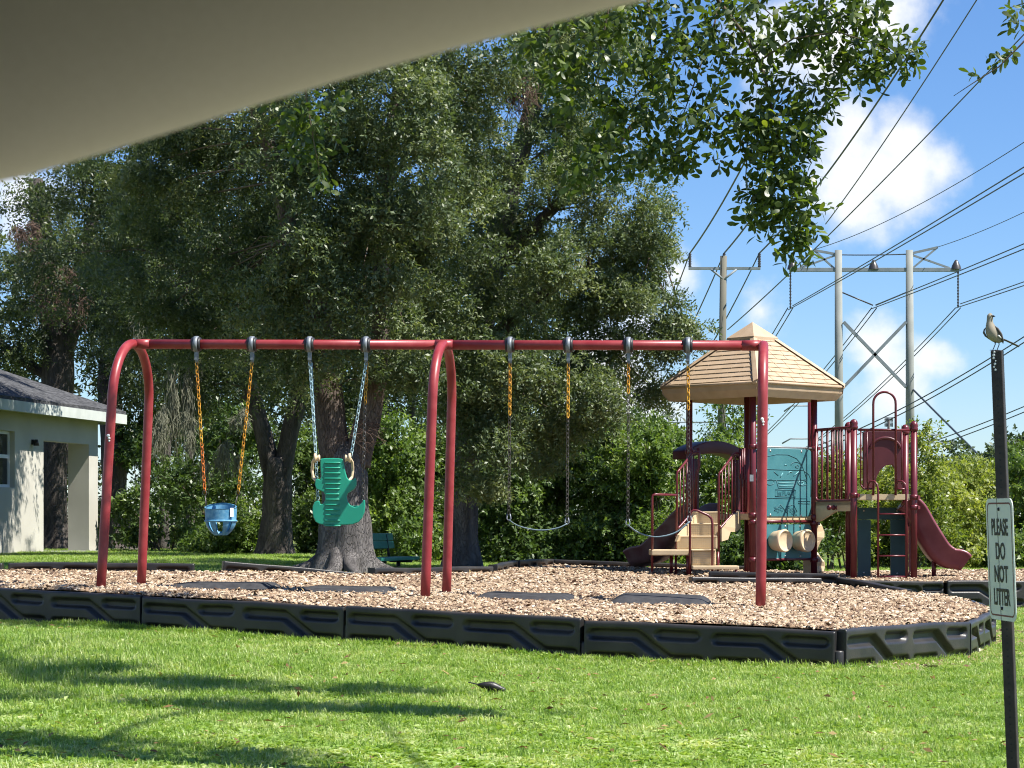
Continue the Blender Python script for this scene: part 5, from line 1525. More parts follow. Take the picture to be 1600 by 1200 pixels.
# T3: the oak whose leaves hang like a curtain behind the middle of the swing
Y3 = 32.4
t3 = [gat(722, 0, Y3), at(722, 845, Y3), at(722, 790, Y3), at(728, 700, Y3), at(744, 560, Y3), at(770, 420, Y3), at(805, 270, Y3), at(850, 100, Y3), at(880, -60, Y3)]
T3 = tree('oak_tree', 'oak with a curtain of small leaves hanging behind the middle swing arch', gat(722, 0, Y3),
          [('trunk', t3, [.24, .215, .20, .19, .18, .16, .14, .11, .08], .4, 5),
           ('limb', [t3[4], at(830, 470, 32.2), at(920, 420, 32.2), at(1000, 400, 32.2)], [.12, .09, .06, .03], 0, 6),
           ('limb', [t3[5], at(860, 330, 32.2), at(950, 240, 32.2), at(1010, 170, 32.2)], [.1, .08, .05, .03], 0, 7)], 'bark')
e3_ = [env(965, 300, 32, .72, 1.1, 1.25, .95), env(925, 110, 32, .95, 1.2, 1.1, .95), env(850, 430, 31.5, 1.1, 1.2, 1.0, 1.1), env(975, 480, 32, .72, 1.0, .55, .75), env(1048, 512, 32, .38, .6, .22, .3), env(780, 585, 31, .85, .9, .85, 1.0),
       env(890, 600, 31.5, .8, .9, .55, .8), env(752, 715, 30.7, .45, .5, .55, .5), env(955, 575, 32, .6, .8, .3, .45), env(705, 480, 31.2, .6, .8, .9, .6), env(800, 260, 31.5, 1.1, 1.2, 1.2, 1.0), env(1003, 400, 32, .40, .7, .5, .5),
       env(850, 690, 31.8, .55, .6, .35, .35), env(880, -80, 32, 1.6, 1.6, .9, .9), env(1020, 600, 32.3, .35, .4, .12, .13), env(735, 620, 30.9, .45, .5, .5, .45), env(830, 170, 33.3, 1.1, .9, 1.1, .9), env(780, 380, 33.0, .8, .8, .8, .5)]
cr, cc = foliage('crown', T3, 'oak', e3_, 22, .33, 72, 10, .20, .062, .026, 23, droop=.55, light=.24)
twigs(T3, [t3[k] for k in (4, 5, 6, 7)] + [at(920, 420, 32.2), at(1000, 400, 32.2), at(950, 240, 32.2), at(860, 330, 32.2), at(800, 600, 31.6), at(890, 560, 32)], cc, 2, every=2)

# T2: the forked oak behind the bucket swing
Y2 = 41.0
t2a = [at(427, 752, Y2), at(412, 680, Y2), at(392, 610, Y2), at(375, 530, Y2), at(365, 430, Y2)]
t2b = [at(439, 752, Y2), at(452, 680, Y2), at(468, 610, Y2), at(476, 530, Y2), at(490, 430, Y2)]
T2 = tree('oak_tree', 'forked oak with dark trunk between the bucket swing and the green seat', gat(432, 0, Y2),
          [('trunk', [gat(432, 0, Y2), at(432, 845, Y2), at(433, 800, Y2), at(434, 745, Y2), at(434, 715, Y2)], [.29, .265, .255, .26, .20], .5, 9),
           ('limb', t2a, [.17, .15, .14, .12, .09], 0, 10), ('limb', t2b, [.18, .16, .14, .12, .09], 0, 11)], 'bark_dark')
e2_ = [env(400, 420, 41, 1.8, 1.8, 1.3, 1.1), env(280, 500, 41, 1.4, 1.6, 1.1, 1.0), env(240, 380, 41, 1.5, 1.6, 1.3, 1.0), env(350, 300, 41.5, 1.8, 1.6, 1.2, 1.0), env(500, 500, 41, 1.1, 1.4, .9, .8), env(180, 300, 42, 1.5, 1.5, 1.2, .8), env(620, 560, 41, 1.2, 1.2, .9, .7), env(330, 600, 42, .9, 1.0, .6, .5), env(250, 270, 41, 1.5, 1.4, .9, .8), env(130, 430, 43, 1.3, 1.3, .9, .7), env(440, 560, 40, .8, .8, .5, .5)]
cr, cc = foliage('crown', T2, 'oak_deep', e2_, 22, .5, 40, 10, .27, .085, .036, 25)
twigs(T2, t2a + t2b, cc, 3, every=3, r0=.03)

# T4, T5: trunks at the house
Y4 = 52.0
t4 = [gat(84, 0, Y4), at(84, 830, Y4), at(83, 760, Y4), at(86, 680, Y4), at(90, 590, Y4), at(86, 500, Y4), at(70, 400, Y4), at(55, 280, Y4)]
T4 = tree('oak_tree', 'mottled oak trunk seen through the open porch of the house', gat(84, 0, Y4), [('trunk', t4, [.36, .33, .31, .31, .36, .34, .25, .16], .4, 13),
          ('limb', [at(95, 570, Y4), at(120, 480, Y4), at(130, 400, Y4), at(160, 300, Y4)], [.22, .2, .16, .1], 0, 14), ('limb', [at(80, 590, Y4), at(45, 570, Y4), at(10, 545, Y4), at(-40, 500, Y4)], [.13, .11, .10, .07], 0, 15)], 'bark_dark')
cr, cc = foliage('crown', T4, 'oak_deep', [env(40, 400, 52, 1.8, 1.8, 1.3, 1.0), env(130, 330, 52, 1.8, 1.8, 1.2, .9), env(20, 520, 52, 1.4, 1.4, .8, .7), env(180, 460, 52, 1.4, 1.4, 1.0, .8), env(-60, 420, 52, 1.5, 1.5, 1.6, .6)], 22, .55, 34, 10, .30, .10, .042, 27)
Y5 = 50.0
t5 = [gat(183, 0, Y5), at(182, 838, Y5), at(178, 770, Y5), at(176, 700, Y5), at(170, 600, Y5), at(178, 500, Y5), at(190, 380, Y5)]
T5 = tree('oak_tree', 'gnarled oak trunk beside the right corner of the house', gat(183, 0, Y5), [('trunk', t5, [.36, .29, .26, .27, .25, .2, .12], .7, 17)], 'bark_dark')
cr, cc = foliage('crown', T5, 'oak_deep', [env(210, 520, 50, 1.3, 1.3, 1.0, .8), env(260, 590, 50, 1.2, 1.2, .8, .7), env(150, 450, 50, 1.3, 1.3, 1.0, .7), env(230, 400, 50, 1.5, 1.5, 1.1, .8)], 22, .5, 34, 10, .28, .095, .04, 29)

# the wood that closes the view behind: reads as one mass
wd_env = []
wr = random.Random(8)
for k in range(60):
    px, py = wr.uniform(-60, 1000), wr.uniform(330, 850)
    if px > 850 and py < 640: continue
    if px < 180 and py < 420: continue
    wd_env.append(env(px, py, wr.uniform(56, 66), 1.9, 1.5, 1.5, 1))
for px, py in ((760, 760), (830, 800), (900, 740), (900, 840), (980, 780), (1040, 840), (980, 700), (1040, 740), (700, 840), (1100, 850), (1180, 850)):
    wd_env.append(env(px, py, 60, 1.9, 1.2, 1.3, 1))
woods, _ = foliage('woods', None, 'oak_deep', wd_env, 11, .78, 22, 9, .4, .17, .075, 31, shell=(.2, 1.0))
tag(woods, 'dark dense wood closing the view behind the oaks', 'woods', kind='stuff')
for k in range(9):
    px = (255, 300, 372, 610, 648, 690, 790, 860, 330)[k]; Yk = 53 + k * 1.3
    b = gat(px, 0, Yk); lean = wr.uniform(-18, 18)
    o = thing('thin_tree', ['thin trunk just right of the left swing arch', 'thin trunk beneath the blue bucket swing', 'thin pale trunk left of the forked oak', 'thin trunk right of the big oak', 'thin trunk just left of the middle arch',
                            'thin trunk hidden behind the middle arch legs', 'thin trunk in the gloom behind the left belt swing', 'thin trunk in the dark hedge gap', 'leaning thin trunk behind the bucket swing'][k], 'tree', b, 'thin trunks in the wood')
    mb = MB(); trunk_tube(mb, [b, at(px + lean * .3, 740, Yk), at(px + lean, 600, Yk), at(px + lean * 1.4, 440, Yk)], [.13, .11, .09, .06], 10, k, .3); mb.build('trunk', 'bark_dark', o)
    foliage('crown', o, 'oak_deep', [env(px + lean * 1.4, 480, Yk, 1.2, 1.2, 1.6, 1)], 14, .5, 22, 9, .3, .11, .05, 60 + k)

# understorey, hedges and shrubs: (name, label, [envs], material, leaf length, seed)
def shrub(label, envs, m, ln, seed, base, cat='shrub', group=None, sub=26, spr=34, K=9, sub_r=.34, name='shrub', light=.05, droop=.1):
    o = thing(name, label, cat, base, group)
    cr, cc = foliage('foliage', o, m, envs, sub, sub_r, spr, K, .20, ln, ln * .5, seed, shell=(.4, 1.0), droop=droop, light=light)
    mb = MB(); r_ = random.Random(seed)
    for c in cc[::5]:
        c = Vector(c); b = Vector((base[0] + r_.uniform(-.4, .4), base[1] + r_.uniform(-.3, .3), base[2] - .1))
        mb.tube([b, b.lerp(c, .5) + Vector((r_.uniform(-.1, .1), 0, .15)), c], [.022, .014, .006], 5, caps=False)
    mb.build('stems', 'twig', o, fix=False, kind='stuff')
    return o
G1 = 'shrubs and vines behind the play bed'
shrub('bright leafy vine shrub right behind the park bench', [env(625, 790, 38, .55, .6, .9, 1.0), env(600, 700, 38, .5, .6, .7, .7), env(655, 840, 37, .4, .5, .35, .5)], 'shrub', .085, 71, gat(620, 0, 38), group=G1)
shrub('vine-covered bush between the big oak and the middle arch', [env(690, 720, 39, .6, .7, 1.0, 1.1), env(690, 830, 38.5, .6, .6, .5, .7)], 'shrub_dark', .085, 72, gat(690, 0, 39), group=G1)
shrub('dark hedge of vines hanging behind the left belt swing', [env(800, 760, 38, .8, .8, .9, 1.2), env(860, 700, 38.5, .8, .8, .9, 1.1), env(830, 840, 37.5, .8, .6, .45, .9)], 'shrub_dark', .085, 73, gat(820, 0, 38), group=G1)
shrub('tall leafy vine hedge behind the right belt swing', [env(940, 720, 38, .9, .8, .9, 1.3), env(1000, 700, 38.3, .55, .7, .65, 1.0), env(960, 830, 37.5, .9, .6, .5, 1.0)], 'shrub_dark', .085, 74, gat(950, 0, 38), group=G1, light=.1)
shrub('sunlit round-topped shrub left of the steps', [env(1010, 730, 37.2, .5, .6, .75, 1.0), env(1038, 700, 37.6, .22, .4, .45, .5), env(1020, 840, 37, .5, .5, .45, .6)], 'shrub', .08, 75, gat(1015, 0, 37.2), group=G1, light=.1)
shrub('green bush seen between the steps and the roof posts', [env(1120, 750, 38.5, .45, .5, .9, .9), env(1080, 850, 38, .5, .5, .4, .6), env(1160, 850, 37.5, .5, .5, .4, .6)], 'shrub', .08, 76, gat(1120, 0, 38.5), group=G1, light=.12)
shrub('thin young tree rising behind the arch hood', [env(1140, 660, 40, .30, .3, .35, .45), env(1165, 655, 40, .2, .3, .25, .25), env(1125, 610, 40, .18, .2, .10, .10), env(1170, 600, 40, .2, .2, .12, .08)], 'shrub', .075, 77, gat(1145, 0, 40), group=G1, sub=22, spr=14, light=.12, name='young_tree')
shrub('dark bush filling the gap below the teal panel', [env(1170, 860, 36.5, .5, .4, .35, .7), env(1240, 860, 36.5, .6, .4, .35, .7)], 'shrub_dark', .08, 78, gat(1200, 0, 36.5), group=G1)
shrub('leafy bush behind the bars of the guard rail', [env(1300, 800, 38, .4, .5, .85, 1.0), env(1310, 740, 38.5, .3, .4, .3, .5)], 'thicket', .08, 79, gat(1300, 0, 38), group=G1, light=.06)
shrub('yellow-green bush seen under the ladder tower', [env(1380, 800, 40, .55, .5, .75, 1.0), env(1390, 740, 40.5, .35, .4, .3, .4)], 'thicket', .08, 80, gat(1380, 0, 40), group=G1, light=.3)
shrub('slender leafy sapling right of the ladder tower', [env(1442, 750, 39, .2, .3, .7, .5), env(1440, 680, 39, .12, .2, .3, .15), env(1450, 820, 39, .3, .3, .5, .5)], 'thicket', .075, 81, gat(1445, 0, 39), group=G1, sub=24, spr=24, name='sapling', light=.12)
shrub('sunlit yellow-green thicket above the right slide', [env(1490, 830, 40, .7, .7, .85, 1.3), env(1500, 760, 41, .5, .5, .35, .7), env(1470, 790, 40, .4, .5, .6, .7)], 'thicket', .08, 82, gat(1490, 0, 40), group=G1, light=.34)
shrub('sunlit thicket left of the litter sign', [env(1540, 800, 42, .5, .6, .8, 1.1), env(1520, 745, 43, .5, .5, .25, .5), env(1535, 860, 41, .6, .5, .4, .7)], 'thicket', .08, 83, gat(1540, 0, 42), group=G1, light=.32)
shrub('dense thicket at the right edge behind the sign', [env(1610, 780, 41, .5, .6, .9, 1.1), env(1600, 720, 42, .4, .5, .4, .5), env(1605, 860, 40, .6, .5, .4, .7)], 'shrub', .08, 84, gat(1605, 0, 41), group=G1, light=.1)
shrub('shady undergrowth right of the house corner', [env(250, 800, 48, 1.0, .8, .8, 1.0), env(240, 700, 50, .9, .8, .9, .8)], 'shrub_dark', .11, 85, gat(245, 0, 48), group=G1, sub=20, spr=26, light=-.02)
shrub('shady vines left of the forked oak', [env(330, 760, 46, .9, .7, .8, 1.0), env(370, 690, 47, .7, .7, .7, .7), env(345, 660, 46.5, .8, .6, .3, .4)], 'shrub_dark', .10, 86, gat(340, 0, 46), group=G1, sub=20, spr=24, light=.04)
shrub('patch of bright leaves low behind the bucket swing', [env(370, 830, 43.5, .5, .4, .4, .8), env(330, 850, 44, .5, .4, .25, .5)], 'shrub', .085, 87, gat(360, 0, 43.5), group=G1, light=.1)
shrub('vine-hung thicket between the forked oak and the big oak', [env(490, 740, 44, .7, .6, .9, 1.0), env(500, 820, 43, .6, .5, .5, .8), env(580, 740, 44, .5, .5, .9, .6)], 'shrub_dark', .095, 88, gat(500, 0, 44), group=G1, light=.08)

# far trees beyond the thicket
for k, (px, py, Yk, rx, rz, lab) in enumerate([(1495, 735, 150, 2.6, 1.8, 'rounded far tree beneath the distant braced pole'), (1560, 742, 165, 3.0, 2.2, 'far dark tree left of the sign post'), (1610, 725, 150, 2.2, 2.6, 'tallest far tree at the right edge'),
                                               (1455, 770, 140, 2.0, 1.6, 'low far tree behind the sapling'), (1300, 760, 170, 4.0, 2.4, 'far tree behind the guard rail bars'), (1210, 770, 180, 5.0, 2.4, 'far tree behind the roofed deck')]):
    b = gat(px, 0, Yk); o = thing('far_tree', lab, 'tree', b, 'far trees beyond the thicket')
    mb = MB(); trunk_tube(mb, [b, at(px + 3, 800, Yk), at(px, py, Yk)], [.3, .25, .15], 8, k); mb.build('trunk', 'bark_dark', o)
    foliage('crown', o, 'far', [env(px, py, Yk, rx, rx, rz, 1), env(px - 14, py + 18, Yk, rx * .7, rx * .6, rz * .8, .7), env(px + 16, py + 20, Yk, rx * .7, rx * .6, rz * .8, .7)], 20, .75, 20, 8, .5, .34, .18, 90 + k)

# hanging moss and dead brush
def moss(px, py, Y, w, h, label, m='moss', n=60, seed=1, name='spanish_moss', cat='moss', wig=.03, r_=.006):
    c = at(px, py, Y); o = thing(name, label, cat, c); rr = random.Random(seed); mb = MB()
    tufts_ = [c + Vector((rr.gauss(0, w * .5), rr.gauss(0, w * .5), rr.uniform(-.55, .1) * h)) for _ in range(max(4, n // 12))]
    for k in range(n * 3):
        a = rr.choice(tufts_) + Vector((rr.gauss(0, w * .10), rr.gauss(0, w * .1), rr.uniform(-.05, .05))); L_ = h * rr.uniform(.15, .75)
        P_ = [a]
        for j in range(5): P_.append(P_[-1] + Vector((rr.gauss(0, wig), rr.gauss(0, wig), -L_ / 5 * rr.uniform(.6, 1.3))))
        mb.tube(P_, [r_ * .7, r_, r_ * 1.1, r_, r_ * .8, r_ * .3], 3, caps=False)
    mb.build('strands', m, o, fix=False, kind='stuff')
moss(272, 580, 40, .28, 1.3, 'long grey moss strand right of the left arch', n=90, seed=1)
moss(262, 640, 39.5, .35, .8, 'thick tuft of grey moss lower beside the left arch', n=90, seed=2)
moss(340, 690, 40, .35, .7, 'grey moss tuft behind the bucket swing chains', n=80, seed=3)
moss(300, 560, 40.5, .15, .6, 'thin moss strand beside the left bucket chain', n=40, seed=4)
moss(232, 470, 39, .25, .7, 'grey moss hanging above the left arch', n=60, seed=5)
moss(380, 640, 39, .2, .5, 'moss tuft left of the forked oak', n=50, seed=6)
moss(95, 420, 45, .55, 1.0, 'drooping dead brown fronds above the house', 'dead', 90, 7, 'dead_fronds', 'dead branch', .07)
moss(40, 340, 45, .35, .8, 'brown dead fronds at the upper left edge', 'dead', 50, 8, 'dead_fronds', 'dead branch', .06)
moss(815, 105, 30.0, .22, .75, 'bare dead twigs hanging beside the overhanging branch', 'dead', 40, 9, 'dead_twigs', 'dead branch', .06, .0045)
moss(575, 660, 28.4, .25, .5, 'tangle of dead twigs right of the big trunk', 'dead', 16, 10, 'dead_twigs', 'dead branch', .07, .0035)

# ------------------------------------------------------------------ the near oak whose branch hangs into the picture
NB = Vector((8.2, 8.2, ground_z(8.2, 8.2)))
near = thing('overhanging_oak', 'near oak whose leafy branch hangs down from the top of the view', 'tree', NB)
mb = MB(); trunk_tube(mb, [NB - Vector((0, 0, .1)), NB + Vector((0, 0, .8)), NB + Vector((-.1, .1, 2.2)), NB + Vector((-.4, .1, 3.8)), NB + Vector((-1.2, .0, 5.2))], [.36, .31, .28, .26, .2], 18, 40, .4); mb.build('trunk', 'bark', near)
l1 = [NB + Vector((-1.2, 0, 5.2)), Vector((5.4, 8.2, 5.9)), Vector((3.4, 8.5, 5.8)), Vector((1.6, 8.9, 5.6)), Vector((.2, 9.0, 5.5)), Vector((-1.6, 9.1, 5.6))]
mb = MB(); trunk_tube(mb, l1, [.2, .17, .12, .09, .06, .03], 10, 41); mb.build('limb', 'bark', near)
for l2 in ([Vector((3.4, 8.5, 5.8)), Vector((3.0, 10.4, 5.6)), Vector((2.3, 12.0, 4.9)), Vector((1.8, 12.3, 4.4))], [Vector((1.6, 8.9, 5.6)), Vector((1.4, 10.6, 5.2)), Vector((1.15, 12.2, 4.2))], [Vector((.2, 9.0, 5.5)), Vector((.4, 10.8, 5.0)), Vector((.5, 12.2, 4.1))]):
    mb = MB(); trunk_tube(mb, l2, [.016, .013, .010, .008][:len(l2)], 8, 42); mb.build('branch', 'bark', near)
YN = 12.2
drops = [[(1090, -60), (1125, 5), (1160, 50), (1187, 95), (1200, 140), (1215, 220), (1235, 300), (1255, 390)],
         [(1125, 5), (1110, 60), (1085, 130), (1060, 200), (1064, 265)], [(1187, 95), (1240, 60), (1310, 50), (1370, 70), (1420, 95)], [(1240, -50), (1290, 10), (1330, 60), (1345, 100)],
         [(960, -60), (950, 20), (935, 90), (930, 170), (925, 240)], [(870, -40), (860, 40), (850, 90)], [(1010, -50), (1015, 40), (1020, 120), (1035, 200)], [(1200, 140), (1170, 200), (1165, 280), (1180, 330)],
         [(1640, 20), (1595, 70), (1560, 105), (1520, 130), (1490, 150)], [(1640, -40), (1600, 5), (1578, 12)], [(1150, -50), (1190, 10), (1225, 40)], [(470, 90), (480, 160), (490, 220), (503, 285)]]
for i, dp_ in enumerate(drops):
    mb = MB(); n_ = len(dp_); rr0 = .014 if i == 0 else .006
    mb.tube([at(x, y, YN + .15 * math.sin(i * 2.1) + .02 * k) for k, (x, y) in enumerate(dp_)], [rr0 * (1 - .75 * k / (n_ - 1)) for k in range(n_)], 7); mb.build('twig', 'twig', near)
nr = np.random.default_rng(77)
spots = [(960, 80, .36, 1), (890, 110, .22, .7), (1000, 190, .26, .9), (880, 50, .25, .6), (1055, 100, .30, 1), (1090, 180, .18, .6), (1150, 215, .15, .5), (1215, 45, .25, .8), (1300, 40, .24, .9), (1370, 70, .17, .6), (1345, 110, .11, .35), (1230, 215, .19, .9), (1245, 320, .16, .85),
         (1215, 280, .17, .85), (1250, 385, .08, .35), (1195, 320, .10, .4), (1062, 235, .07, .2), (1410, 85, .06, .2), (930, 220, .20, .7), (915, 265, .10, .3), (1280, 140, .14, .45), (1200, 165, .15, .5), (1110, 40, .26, .8), (1010, 20, .3, .9), (1180, 100, .14, .35),
         (1330, -10, .3, .6), (1150, -20, .3, .7), (830, 40, .12, .25), (1592, 15, .05, .10), (1250, 180, .12, .4), (1035, 240, .08, .25),
         (450, 160, .10, .30), (500, 185, .12, .36), (478, 215, .09, .25), (507, 268, .05, .12), (490, 240, .05, .1)]
O, D = [], []
for px, py, r0, w in spots:
    n_ = int(52 * w); c = np.array(at(px, py, YN)); g = unit(nr.normal(size=(n_, 3))) * (nr.uniform(0, 1, (n_, 1)) ** .45) * np.array([r0, r0 * 1.1, r0])
    O.append(c + g); D.append(unit(g) * .6 + nr.normal(size=(n_, 3)) * .5 + np.array([0, 0, -.5]))
for i, dp_ in enumerate(drops[8:9]):
    P_ = np.array([at(x, y, YN) for x, y in dp_]); t = nr.uniform(1, 4, 5); k = np.minimum(t.astype(int), 3); q = P_[k] + (P_[k + 1] - P_[k]) * (t - k)[:, None]
    O.append(q); D.append(nr.normal(size=(5, 3)) + np.array([-1, 0, 0]))
O, D = np.concatenate(O), np.concatenate(D)
def big_leaf(c, ax, nm, ln, wd):
    """rounded oak leaf, 9 vertices"""
    ax = unit(ax); sd = unit(np.cross(ax, nm)); nm = np.cross(sd, ax); n = len(c)
    prof = [(0, 0), (.30, .62), (.62, 1.0), (.88, .66), (1.0, 0)]
    v = np.empty((n, 10, 3))
    for i, (t, w) in enumerate(prof):
        b = c + ax * (ln * t)[:, None] - nm * (ln * .12 * t * t)[:, None]
        v[:, i * 2] = b - sd * (wd * w * .5)[:, None] + nm * (wd * w * .12)[:, None]
        v[:, i * 2 + 1] = b + sd * (wd * w * .5)[:, None] + nm * (wd * w * .12)[:, None]
    b = np.arange(n) * 10
    q = np.concatenate([np.stack([b + 2 * i, b + 2 * i + 1, b + 2 * i + 3, b + 2 * i + 2], 1) for i in range(4)])
    return v.reshape(-1, 3), q
c, ax, nm, l_, w_ = sprigs(O, D, 7, .10, .062, .027, nr, up=.5)
ti = np.clip(.40 + nr.normal(size=len(c)) * .2, 0, 1)
pick = np.zeros(len(c), bool)
scr_x = c[:, 0] / c[:, 1] * F_PX + 800; scr_y = HORIZON - (c[:, 2] - CAM_H) / c[:, 1] * F_PX
idx = np.where((scr_x > 0) & (scr_x < 1600) & (scr_y > 0))[0]
big = idx[np.argsort(-l_[idx])][:300]
pick[big] = True
v, q = big_leaf(c[~pick], ax[~pick], nm[~pick], l_[~pick], w_[~pick])
np_mesh('crown', v, q, 'oak_near', near, np.tile(ti[~pick], 4), smooth=False, kind='stuff')
leaf_meshes = []
for k in range(6):
    lv, lq = big_leaf(np.zeros((1, 3)), np.array([[0, 0, 1.0]]), np.array([[0, 1.0, 0]]), np.array([1.0]), np.array([.42]))
    me = bpy.data.meshes.new('leaf'); me.from_pydata([tuple(p) for p in lv], [], [tuple(int(i) for i in f) for f in lq]); me.materials.append(M['oak_near'])
    a_ = me.attributes.new('tint', 'FLOAT', 'FACE'); a_.data.foreach_set('value', np.full(4, .15 + k * .13, np.float32)); me.update(); leaf_meshes.append(me)
for i in big:
    a = Vector(ax[i]).normalized(); nn = Vector(nm[i]); s_ = a.cross(nn).normalized(); nn = s_.cross(a)
    o = bpy.data.objects.new('leaf', leaf_meshes[min(int(ti[i] * 6), 5)]); link(o, near)
    Lk = l_[i]
    o.matrix_local = Matrix.Translation(Vector(c[i]) - NB) @ Matrix(((s_.x, nn.x, a.x, 0), (s_.y, nn.y, a.y, 0), (s_.z, nn.z, a.z, 0), (0, 0, 0, 1))) @ Matrix.Diagonal((Lk, Lk, Lk, 1))
# the rest of this oak's crown, above the view; it throws the shade at the lower left of the lawn
def over(gx_, gy_, z): return (gx_ + SUN.x / SUN.z * z, gy_ + SUN.y / SUN.z * z, z)
hi_env = [(over(-2.6, 14.7, 5.4), (.9, .45, .35), 1.3), (over(-1.4, 14.2, 5.5), (.8, .3, .3), 1.0), (over(-3.3, 15.4, 5.3), (.7, .5, .3), .9), (over(-2.7, 11.0, 5.3), (.8, .32, .3), 1.1), (over(-1.6, 10.6, 5.3), (.6, .25, .3), .7), (over(-3.2, 13.4, 5.3), (.5, .25, .3), .5),
          (over(-5.2, 21.3, 6.4), (1.2, .7, .4), 1.0), (over(-3.6, 20.6, 6.6), (.9, .4, .35), .6)]
foliage('crown', near, 'oak_near', hi_env, 24, .2, 24, 8, .13, .062, .027, 79)
mb = MB()
for (c_, r0, w) in hi_env:
    h_ = min(l1, key=lambda q: (q - Vector(c_)).length)
    mb.tube([h_, (h_ + Vector(c_)) / 2 + Vector((0, 0, .3)), Vector(c_)], [.022, .015, .008], 6)
mb.build('twigs', 'twig', near, kind='stuff')

# ------------------------------------------------------------------ lawn: tufts of blades scattered over the ground
def tuft_mesh(name, n, rad, h, w, seed, broad=False):
    r_ = np.random.default_rng(seed); V, Q, T, TI = [], [], [], []
    for k in range(n):
        a, b = r_.normal(0, rad * .5, 2); hh = h * r_.uniform(.45, 1.15); ww = w * r_.uniform(.7, 1.2)
        dr = unit(np.array([a, b, 0]) * 6 + r_.normal(0, .3, 3) * np.array([1, 1, 0]) + 1e-6); lean = r_.uniform(.15, .95)
        sd = np.array([-dr[1], dr[0], 0]); p0 = np.array([a, b, -.004])
        if broad:
            p0 = p0 + np.array([0, 0, hh * .5]); tip = p0 + dr * hh * .7 + np.array([0, 0, .01]); m_ = (p0 + tip) / 2
            pts = [p0, m_ - sd * ww * 1.6 + np.array([0, 0, .006]), tip, m_ + sd * ww * 1.6 + np.array([0, 0, .006])]
            i0 = len(V); V += pts; Q.append((i0, i0 + 1, i0 + 2, i0 + 3)); TI.append(np.clip(r_.normal(.55, .15), 0, 1)); continue
        p1 = p0 + dr * hh * .30 * lean + np.array([0, 0, hh * .6]); p2 = p0 + dr * hh * .95 * lean + np.array([0, 0, hh * (1 - .45 * lean)])
        i0 = len(V); V += [p0 - sd * ww / 2, p0 + sd * ww / 2, p1 + sd * ww * .45, p1 - sd * ww * .45, p2]
        Q.append((i0, i0 + 1, i0 + 2, i0 + 3)); T.append((i0 + 3, i0 + 2, i0 + 4)); TI.append(np.clip(r_.normal(.5, .27), 0, 1))
    me = bpy.data.meshes.new(name)
    me.from_pydata([tuple(p) for p in V], [], Q + T)
    ti = TI + (TI if T else [])
    a_ = me.attributes.new('tint', 'FLOAT', 'FACE'); a_.data.foreach_set('value', np.array(ti[:len(me.polygons)], np.float32))
    me.materials.append(M['grass']); me.update()
    return bpy.data.objects.new(name, me)
tc_col = bpy.data.collections.new('tufts')
for k in range(6):
    tc_col.objects.link(tuft_mesh('tuft', 26, .055, .070, .0065, 200 + k) if k < 5 else tuft_mesh('tuft', 34, .06, .05, .008, 210, True))

gn = bpy.data.node_groups.new('scatter', 'GeometryNodeTree')
gn.interface.new_socket('Geometry', in_out='INPUT', socket_type='NodeSocketGeometry'); gn.interface.new_socket('Geometry', in_out='OUTPUT', socket_type='NodeSocketGeometry')
N = gn.nodes; Lk = gn.links
gi, go = N.new('NodeGroupInput'), N.new('NodeGroupOutput')
ci = N.new('GeometryNodeCollectionInfo'); ci.inputs['Collection'].default_value = tc_col; ci.inputs['Separate Children'].default_value = True; ci.inputs['Reset Children'].default_value = True
ip = N.new('GeometryNodeInstanceOnPoints'); ip.inputs['Pick Instance'].default_value = True
na = N.new('GeometryNodeInputNamedAttribute'); na.data_type = 'FLOAT_VECTOR'; na.inputs['Name'].default_value = 'rot'
nsn = N.new('GeometryNodeInputNamedAttribute'); nsn.data_type = 'FLOAT_VECTOR'; nsn.inputs['Name'].default_value = 'scl'
ni = N.new('GeometryNodeInputNamedAttribute'); ni.data_type = 'INT'; ni.inputs['Name'].default_value = 'pick'
Lk.new(gi.outputs[0], ip.inputs['Points']); Lk.new(ci.outputs[0], ip.inputs['Instance']); Lk.new(na.outputs['Attribute'], ip.inputs['Rotation']); Lk.new(nsn.outputs['Attribute'], ip.inputs['Scale']); Lk.new(ni.outputs['Attribute'], ip.inputs['Instance Index'])
Lk.new(ip.outputs[0], go.inputs[0])

def lawn(name, x, y, label, base_scale, seed, tall=None):
    r_ = np.random.default_rng(seed)
    k = ~inside(x, y)
    # keep clear of the front border's foot
    x, y = x[k], y[k]; n = len(x)
    z = np_ground(x, y)
    patch = np.sin(x * 2.1 + 1.3 * np.sin(y * 1.1)) * np.sin(y * 1.7 + 1.1 * np.sin(x * .9))
    s = base_scale * r_.uniform(.7, 1.2, n) * (1 + .18 * patch)
    if tall is not None: s = s * (1 + tall(x, y) * r_.uniform(.3, 1.3, n))
    me = bpy.data.meshes.new(name); me.vertices.add(n); me.vertices.foreach_set('co', np.stack([x, y, z], 1).astype(np.float32).ravel())
    a1 = me.attributes.new('rot', 'FLOAT_VECTOR', 'POINT'); a1.data.foreach_set('vector', np.stack([r_.normal(0, .12, n), r_.normal(0, .12, n), r_.uniform(0, 6.28, n)], 1).astype(np.float32).ravel())
    a2 = me.attributes.new('scl', 'FLOAT_VECTOR', 'POINT'); a2.data.foreach_set('vector', np.stack([np.full(n, 1.0) * (.8 + .2 * s), np.full(n, 1.0) * (.8 + .2 * s), s], 1).astype(np.float32).ravel())
    near_leafy = np.clip((13.2 - y) / 3, 0, .75) + .06
    pk = np.where(r_.uniform(0, 1, n) < near_leafy * (.6 + .6 * patch), 5, r_.integers(0, 5, n))
    a3 = me.attributes.new('pick', 'INT', 'POINT'); a3.data.foreach_set('value', pk.astype(np.int32))
    me.materials.append(M['grass'])
    o = bpy.data.objects.new(name, me); link(o)
    md = o.modifiers.new('scatter', 'NODES'); md.node_group = gn
    tag(o, label, 'grass', kind='stuff')
    return o
